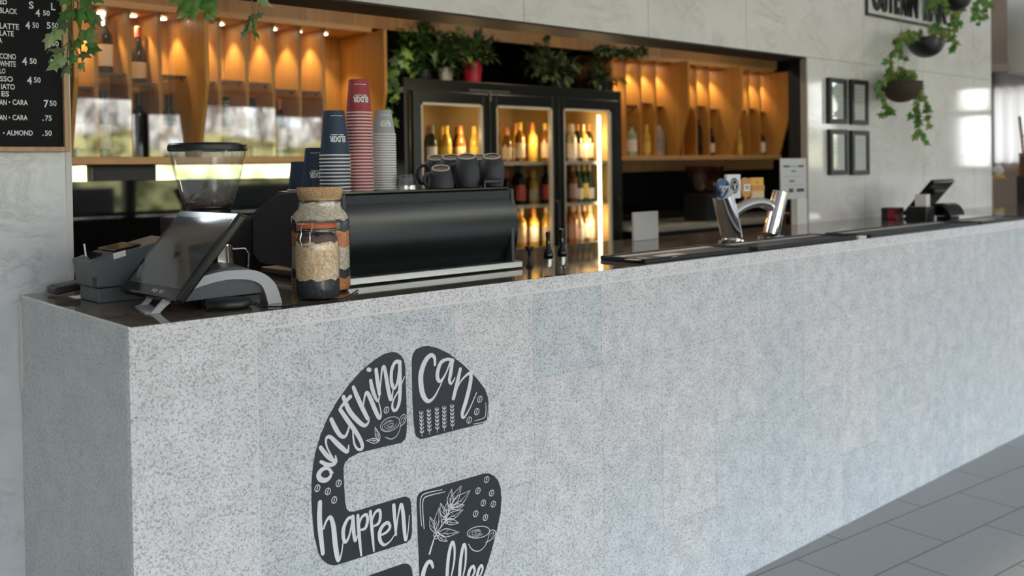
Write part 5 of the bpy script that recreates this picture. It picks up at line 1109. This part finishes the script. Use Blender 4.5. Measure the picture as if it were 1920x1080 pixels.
# bar tools right of the machine
def mill(px_, Y, label, h):
    c_ = at(px_, 470, Y); t = thing('pepper_mill', label, 'pepper mill', (c_.x, Y, CT), 0, 'black pepper mills on the counter')
    MB().lathe([(.013, 0), (.0145, .002), (.0135, .018), (.0125, .026)], 20).build('glass_base', M['tumbler'], t)
    MB().lathe([(.0125, .026), (.0150, .030), (.0155, .040), (.0120, .050), (.0075, .058), (.0062, h - .02), (.0075, h - .01), (.0070, h), (.003, h + .002)], 20).build('body', M['black_gloss'], t)
mill(1028, .185, 'black slim mill with glass base nearest the espresso machine', .108); mill(1053.5, .20, 'black slim mill with glass base, second from the espresso machine', .112)
c_ = at(993, 480, .22); t = thing('coffee_tamper', 'black waisted tamper standing right beside the espresso machine', 'tamper', (1.296, .235, CT))
MB().lathe([(.010, 0), (.0115, .003), (.0060, .010), (.0042, .03), (.0055, .045), (.0135, .056), (.0140, .060), (.0125, .064), (.002, .065)], 22).build('body', M['black_plastic'], t)

# bar mats with cards
def bar_mat(x0, x1, y0, y1, label, z=0.):
    t = thing('bar_mat', label, 'bar mat', ((x0 + x1) / 2, (y0 + y1) / 2, CT + z), 0, 'dark bar mats along the counter'); hx, hy = (x1 - x0) / 2, (y1 - y0) / 2
    MB().box(-hx, hx, -hy, hy, 0, .009).build('base', M['navy_mat'], t, bevel=.002, smooth=False)
    MB().box(-hx, hx, -hy, -hy + .012, .009, .014).box(-hx, hx, hy - .012, hy, .009, .014).box(-hx, -hx + .012, -hy + .012, hy - .012, .009, .014).box(hx - .012, hx, -hy + .012, hy - .012, .009, .014).build('raised_edge', M['navy_mat'], t, bevel=.0015, smooth=False)
    MB().box(-hx + .02, hx - .02, hy - .055, hy - .02, .0091, .0100).build('printed_band', M['pale_grey'], t, smooth=False)
    return t
bar_mat(1.60, 2.16, .035, .225, 'dark bar mat nearest the espresso machine')
bar_mat(2.19, 2.88, .02, .22, 'dark bar mat in front of the chrome beer tower')
bar_mat(2.95, 3.98, -.005, .20, 'long dark bar mat below the picture frames')
bar_mat(4.02, 4.62, .0, .17, 'dark bar mat in front of the far sales terminal')
for px_, py, wx, wy, rz, label in [(1213, 487, .075, .05, .05, 'small white card lying on the left front of first bar mat'), (1262, 478.5, .12, .075, .1, 'larger white card lying in the middle of first bar mat')]:
    q = at_z(px_, py, CT + .0105); o = MB().box(-wx / 2, wx / 2, -wy / 2, wy / 2, 0, .0012).build('coaster_card', M['paper'], smooth=False, loc=(q.x, max(q.y, .075), CT + .0102), rot=(0, 0, rz)); tag(o, label, 'card', 'white cards on the bar mats')
o = MB().box(-.03, .03, -.012, .012, 0, .010).build('coaster_card', M['paper'], smooth=False, loc=(2.915, .025, CT)); tag(o, 'small white card standing out between second and third bar mats', 'card', 'white cards on the bar mats')
q = at_z(1790, 417, CT + .0105); o = MB().box(-.10, .10, -.035, .035, 0, .0012).build('coaster_card', M['paper'], smooth=False, loc=(4.24, .085, CT + .0102), rot=(0, 0, .1)); tag(o, 'white card on the farthest bar mat by the sales terminal', 'card', 'white cards on the bar mats')

# chrome beer tower
TY = .33
t = thing('beer_tower', 'chrome arched beer tower with four coloured tap badges', 'beer tap', (at(1410, 450, TY).x, TY, CT)); o3 = Vector(t.location)
def tp(x, y, Y=TY): return at(x, y, Y) - o3
la, lb2 = tp(1355, 364, TY - .02), tp(1373, 462, TY); lb2.z = 0
ra, rb2 = tp(1464, 360, TY - .02), tp(1446, 458, TY); rb2.z = 0
lb2.z = rb2.z = .016
MB().tube([lb2, la], .0415, 32).build('leg', M['chrome'], t); MB().tube([rb2, ra], .0330, 32).build('leg', M['chrome'], t)
for p in (lb2, rb2): MB().lathe([(.055, 0), (.055, .006), (.042, .010)], 32, X=T((p.x, p.y, 0))).build('base_flange', M['chrome'], t)
ar = [tp(1362, 412), tp(1378, 396), tp(1398, 384), tp(1420, 379), tp(1440, 384), tp(1458, 398)]
MB().tube(catmull([tuple(a) for a in ar], 5), .0215, 20).build('arch', M['chrome'], t)
def oval(cx_, cz_, rx, rz_, n=28): return [(cx_ + rx * math.cos(2 * PI * k / n), 0, cz_ + rz_ * math.sin(2 * PI * k / n)) for k in range(n)]
def badge(x0, y0, x1, y1, shape, mt, deco, label):
    a, b = tp(x0, (y0 + y1) / 2), tp(x1, (y0 + y1) / 2); zt2, zb2 = tp((x0 + x1) / 2, y0).z, tp((x0 + x1) / 2, y1).z
    cx_, cz_, hw, hh = (a.x + b.x) / 2, (zt2 + zb2) / 2, (b.x - a.x) / 2, (zt2 - zb2) / 2
    pts = oval(cx_, cz_, hw, hh) if shape == 'oval' else [(cx_ - hw, 0, cz_ - hh), (cx_ + hw, 0, cz_ - hh), (cx_ + hw, 0, cz_ + hh), (cx_ - hw, 0, cz_ + hh)]
    o = MB().prism([(x, .0, z) for x, y, z in pts], (0, .012, 0)).build('tap_badge', mt, t, bevel=.002, smooth=False); o['label'] = label
    MB().tube([(cx_, .006, cz_ - hh + .004), (cx_, .006, min(cz_ - hh - .01, .165))], .006, 8).build('badge_stem', M['chrome'], o)
    for kind, rx, rz_, dx, dz, m_ in deco:
        if kind == 'oval': MB().prism([(x, -.001, z) for x, y, z in oval(cx_ + dx * hw, cz_ + dz * hh, rx * hw, rz_ * hh)], (0, .001, 0)).build('emblem', m_, o, smooth=False)
        elif kind == 'oval2': MB().prism([(x, -.002, z) for x, y, z in oval(cx_ + dx * hw, cz_ + dz * hh, rx * hw, rz_ * hh)], (0, .001, 0)).build('emblem', m_, o, smooth=False)
        else: MB().box(cx_ + (dx - rx) * hw, cx_ + (dx + rx) * hw, -.003, -.0005, cz_ + (dz - rz_) * hh, cz_ + (dz + rz_) * hh).build('emblem', m_, o, smooth=False)
BL, NV = mat('badge_blue', (.03, .09, .26), .4), mat('badge_dark', (.02, .05, .06), .4)
OR_, YL, BW = mat('badge_orange', (.62, .26, .06), .4), mat('badge_yellow', (.72, .42, .04), .4), M['white']
badge(1346, 335, 1368, 362, 'oval', BL, [('box', .7, .12, 0, -.1, BW), ('box', .12, .35, -.3, -.35, BW), ('box', .12, .35, .3, -.35, BW), ('box', .5, .10, 0, -.72, BW)], 'blue oval badge')
badge(1363, 327, 1389, 372, 'box', BW, [('oval', .62, .66, .05, .05, NV), ('oval2', .46, .50, .05, .05, BW), ('oval2', .40, .44, .05, .05, NV), ('box', .09, .26, .05, 0, BW), ('box', .24, .06, .05, .2, BW)], 'white rectangular badge with dark oval emblem')
badge(1390, 333, 1409, 371, 'oval', OR_, [('box', .6, .34, 0, 0, BW), ('box', .34, .06, 0, .1, OR_), ('box', .34, .05, 0, -.1, OR_)], 'orange oval badge')
badge(1408, 333, 1432, 372, 'box', YL, [('box', 1.0, .26, .03, 0, OR_), ('box', .95, .3, 0, -.62, mat('badge_cream', (.70, .52, .28), .5)), ('box', .10, .10, 0, .55, OR_)], 'yellow and orange badge')
# white boards and papers behind the counter
o = MB().box(-.058, .058, -.006, .006, 0, .235).build('display_board', M['pale_grey'], bevel=.002, smooth=False)
q = at(1210, 440, .66); o.location = (q.x, .66, CT); o.data.transform(Matrix.Diagonal((1, 1, 1, 1))); zt3 = at(1210, 397, .66).z - CT
o.data.transform(Matrix.Diagonal(((at(1233, 440, .66).x - at(1187, 440, .66).x) / .116, 1, zt3 / .235, 1))); tag(o, 'plain pale upright board standing behind the first bar mat', 'board')
PY = .715
a, b = at(1463, 330, PY), at(1511, 330, PY); zt4, zb4 = at(1485, 297, PY).z, at(1485, 373, PY).z
t = thing('drinks_notice', 'pale printed notice standing on the white post at right end of the bar', 'notice', ((a.x + b.x) / 2, PY, zb4)); hw, hh = (b.x - a.x) / 2, zt4 - zb4
MB().box(-hw, hw, -.003, .003, 0, hh).build('sheet', M['pale_grey'], t, smooth=False)
b_ = MB()
for x0, x1, z0, z1 in ((-.8, -.35, .78, .83), (.35, .8, .78, .83), (-.35, .3, .80, .815), (-.2, .2, .67, .70), (-.35, .05, .42, .46), (-.4, -.05, .16, .26), (.2, .8, .17, .25), (-.7, .7, .55, .556), (-.7, .7, .34, .346)): b_.box(x0 * hw, x1 * hw, -.0036, -.003, z0 * hh, z1 * hh)
b_.build('printed_lines', M['dark_grey'], t, smooth=False)
a = at(1491, 400, PY); b = at(1512, 400, PY)
tag(MB().box(a.x, b.x - .012, PY - .012, PY + .022, CT, zb4 - .001).build('white_post', M['wall_white'], smooth=False), 'white square post on the counter under the printed notice', 'post')
a = at(1468, 420, 1.15); b = at(1500, 420, 1.15); zt5 = at(1485, 400, 1.15).z
t = thing('drawer_cabinet', 'brown wooden drawer cabinet beside the white post behind the beer tower', 'cabinet', ((a.x + b.x) / 2, 1.20, 0)); hw = (b.x - a.x) / 2
MB().box(-hw, hw, -.05, .05, 0, zt5).build('body', M['brown_wood'], t, bevel=.003, smooth=False)
for k in range(2):
    d = MB().box(-hw + .01, hw - .01, -.062, -.0505, zt5 - .15 * (k + 1) + .008, zt5 - .15 * k - .012).build('drawer', M['brown_wood'], t, bevel=.002, smooth=False)
    MB().box(-.03, .03, -.074, -.0625, zt5 - .15 * k - .085, zt5 - .15 * k - .07).build('handle', M['black_plastic'], d, smooth=False)
# back bench, with a low espresso grinder shape seen dark behind the taps
t = thing('back_bench', 'low dark bench with a pale top behind the bar', 'bench', (5.6, 2.62, 0))
MB().box(-1.35, .97, -.42, .249, .965, 1.0).build('top', M['granite_end'], t, smooth=False); MB().box(-1.33, .95, -.40, .248, 0, .9645).build('body', M['black_plastic'], t, smooth=False)
gx_ = at(1318, 400, 2.3)
t = thing('bean_grinder', 'dark brown tinted hopper grinder on the back bench left of the beer tower', 'coffee grinder', (gx_.x + .1, 2.36, 1.0005))
MB().box(-.09, .09, -.09, .12, 0, .20).build('body', M['black_plastic'], t, bevel=.01, smooth=False)
MB().lathe([(.06, .20), (.10, .28), (.14, .38), (.14, .40)], 28).build('hopper', glass('brown_hopper', (.25, .14, .10), .06, body=.25, bodycol=(.12, .05, .03)), t)
MB().tube([(-.05, -.12, .26), (0, -.15, .30), (.06, -.13, .30)], .012, 8).tube([(-.02, -.14, .29), (-.05, -.16, .20)], .010, 8).build('lever', M['chrome'], t)

# far right corner of the hall
o = tag(MB().box(-.05, .05, -.04, .04, 0, .062).build('card_box', M['black_plastic'], bevel=.003, smooth=False, loc=(4.27, .56, CT)), 'small black and dark red box left of the far sales terminal', 'box')
MB().box(-.052, .0, -.0415, .0, .004, .058).build('red_panel', M['red_pot'], o, smooth=False)
t = thing('shelf_unit', 'dark cluttered shelf unit at the far right edge of the photo', 'shelf', (7.25, .86, 0))
for xx in (-.2, .2): MB().box(xx - .012, xx + .012, -.12, .09, 0, 1.285).build('side', M['frame_dark'], t, smooth=False)
for zz in (.5, .85, 1.07, 1.27): MB().box(-.188, .188, -.12, .09, zz, zz + .02).build('shelf', M['frame_dark'], t, smooth=False)
tag(MB().box(-.13, .13, -.10, .085, 0, .15).build('wooden_crate', M['brown_wood'], bevel=.003, smooth=False, loc=(7.2, .86, 1.2915)), 'brown wooden crate on top of the dark shelf unit', 'crate')
t = thing('upturned_chair', 'upturned brown wooden chair resting on the wooden crate', 'chair', (7.2, .87, 1.4425))
MB().box(-.12, .12, -.085, .08, 0, .02).build('seat', M['brown_wood'], t, bevel=.004, smooth=False)
for (sx_, sy_) in ((-.09, .055), (.09, .055), (-.09, -.06), (.09, -.06)): MB().tube([(sx_, sy_, .02), (sx_ * 1.25, sy_ * 1.35 , .30)], .011, 8).build('leg', M['brown_wood'], t)
MB().tube([(-.1, .06, .15), (.1, .06, .15)], .007, 8).build('stretcher', M['brown_wood'], t)
for zz, mt_, lab in ((1.0905, M['red_pot'], 'red box on the upper shelf of dark shelf unit'), (.8705, mat('blue_grey_cloth', (.14, .19, .26), .8), 'blue grey folded bundle on the middle shelf of dark shelf unit')):
    tag(MB().box(-.14, .14, -.10, .07, 0, .12).build('storage_box' if zz > 1 else 'folded_bundle', mt_, bevel=.012, smooth=False, loc=(7.25, .86, zz)), lab, 'box' if zz > 1 else 'bundle')
t = thing('table_lamp', 'small white figure with a yellow base on the low tan wall', 'ornament', (8.82, 1.77, 1.2405))
MB().lathe([(.05, 0), (.055, .01), (.05, .03), (.02, .035)], 24).build('base', LB['yellow'], t); MB().lathe([(.02, .035), (.045, .06), (.05, .09), (.03, .12), (.01, .13)], 24).build('body', M['white'], t)
tag(MB().box(8.7, 8.95, 1.2, 2.3, 0, 1.24).build('side_cabinet', M['wall_tan'], smooth=False), 'low tan cabinet against the far end wall', 'cabinet')
b = MB(); n = 60
for k in range(n + 1):
    y = 1.0 + 2.0 * k / n; b.v += [(8.975 + .02 * math.sin(k * 1.9), y, 1.38), (8.975 + .02 * math.sin(k * 1.9), y, 2.12)]
b.f = [(2 * k, 2 * k + 2, 2 * k + 3, 2 * k + 1) for k in range(n)]; b.m = [0] * n
mt, tt, pp = base('sheer_fabric'); tl = nd(tt, 'ShaderNodeBsdfTranslucent'); tl.inputs[0].default_value = (.75, .72, .71, 1); df = nd(tt, 'ShaderNodeBsdfDiffuse'); df.inputs[0].default_value = (.6, .58, .57, 1)
mx = nd(tt, 'ShaderNodeMixShader', n_0=.25); tt.links.new(df.outputs[0], mx.inputs[1]); tt.links.new(tl.outputs[0], mx.inputs[2]); tt.links.new(mx.outputs[0], tt.nodes['Material Output'].inputs[0])
tag(b.build('sheer_curtain', mt, fix=False), 'pale sheer curtain over the far end window', 'curtain')
struct(MB().box(8.93, 8.97, 1.86, 1.93, 1.24, 2.26).build('trim_23', M['frame_dark'], smooth=False))
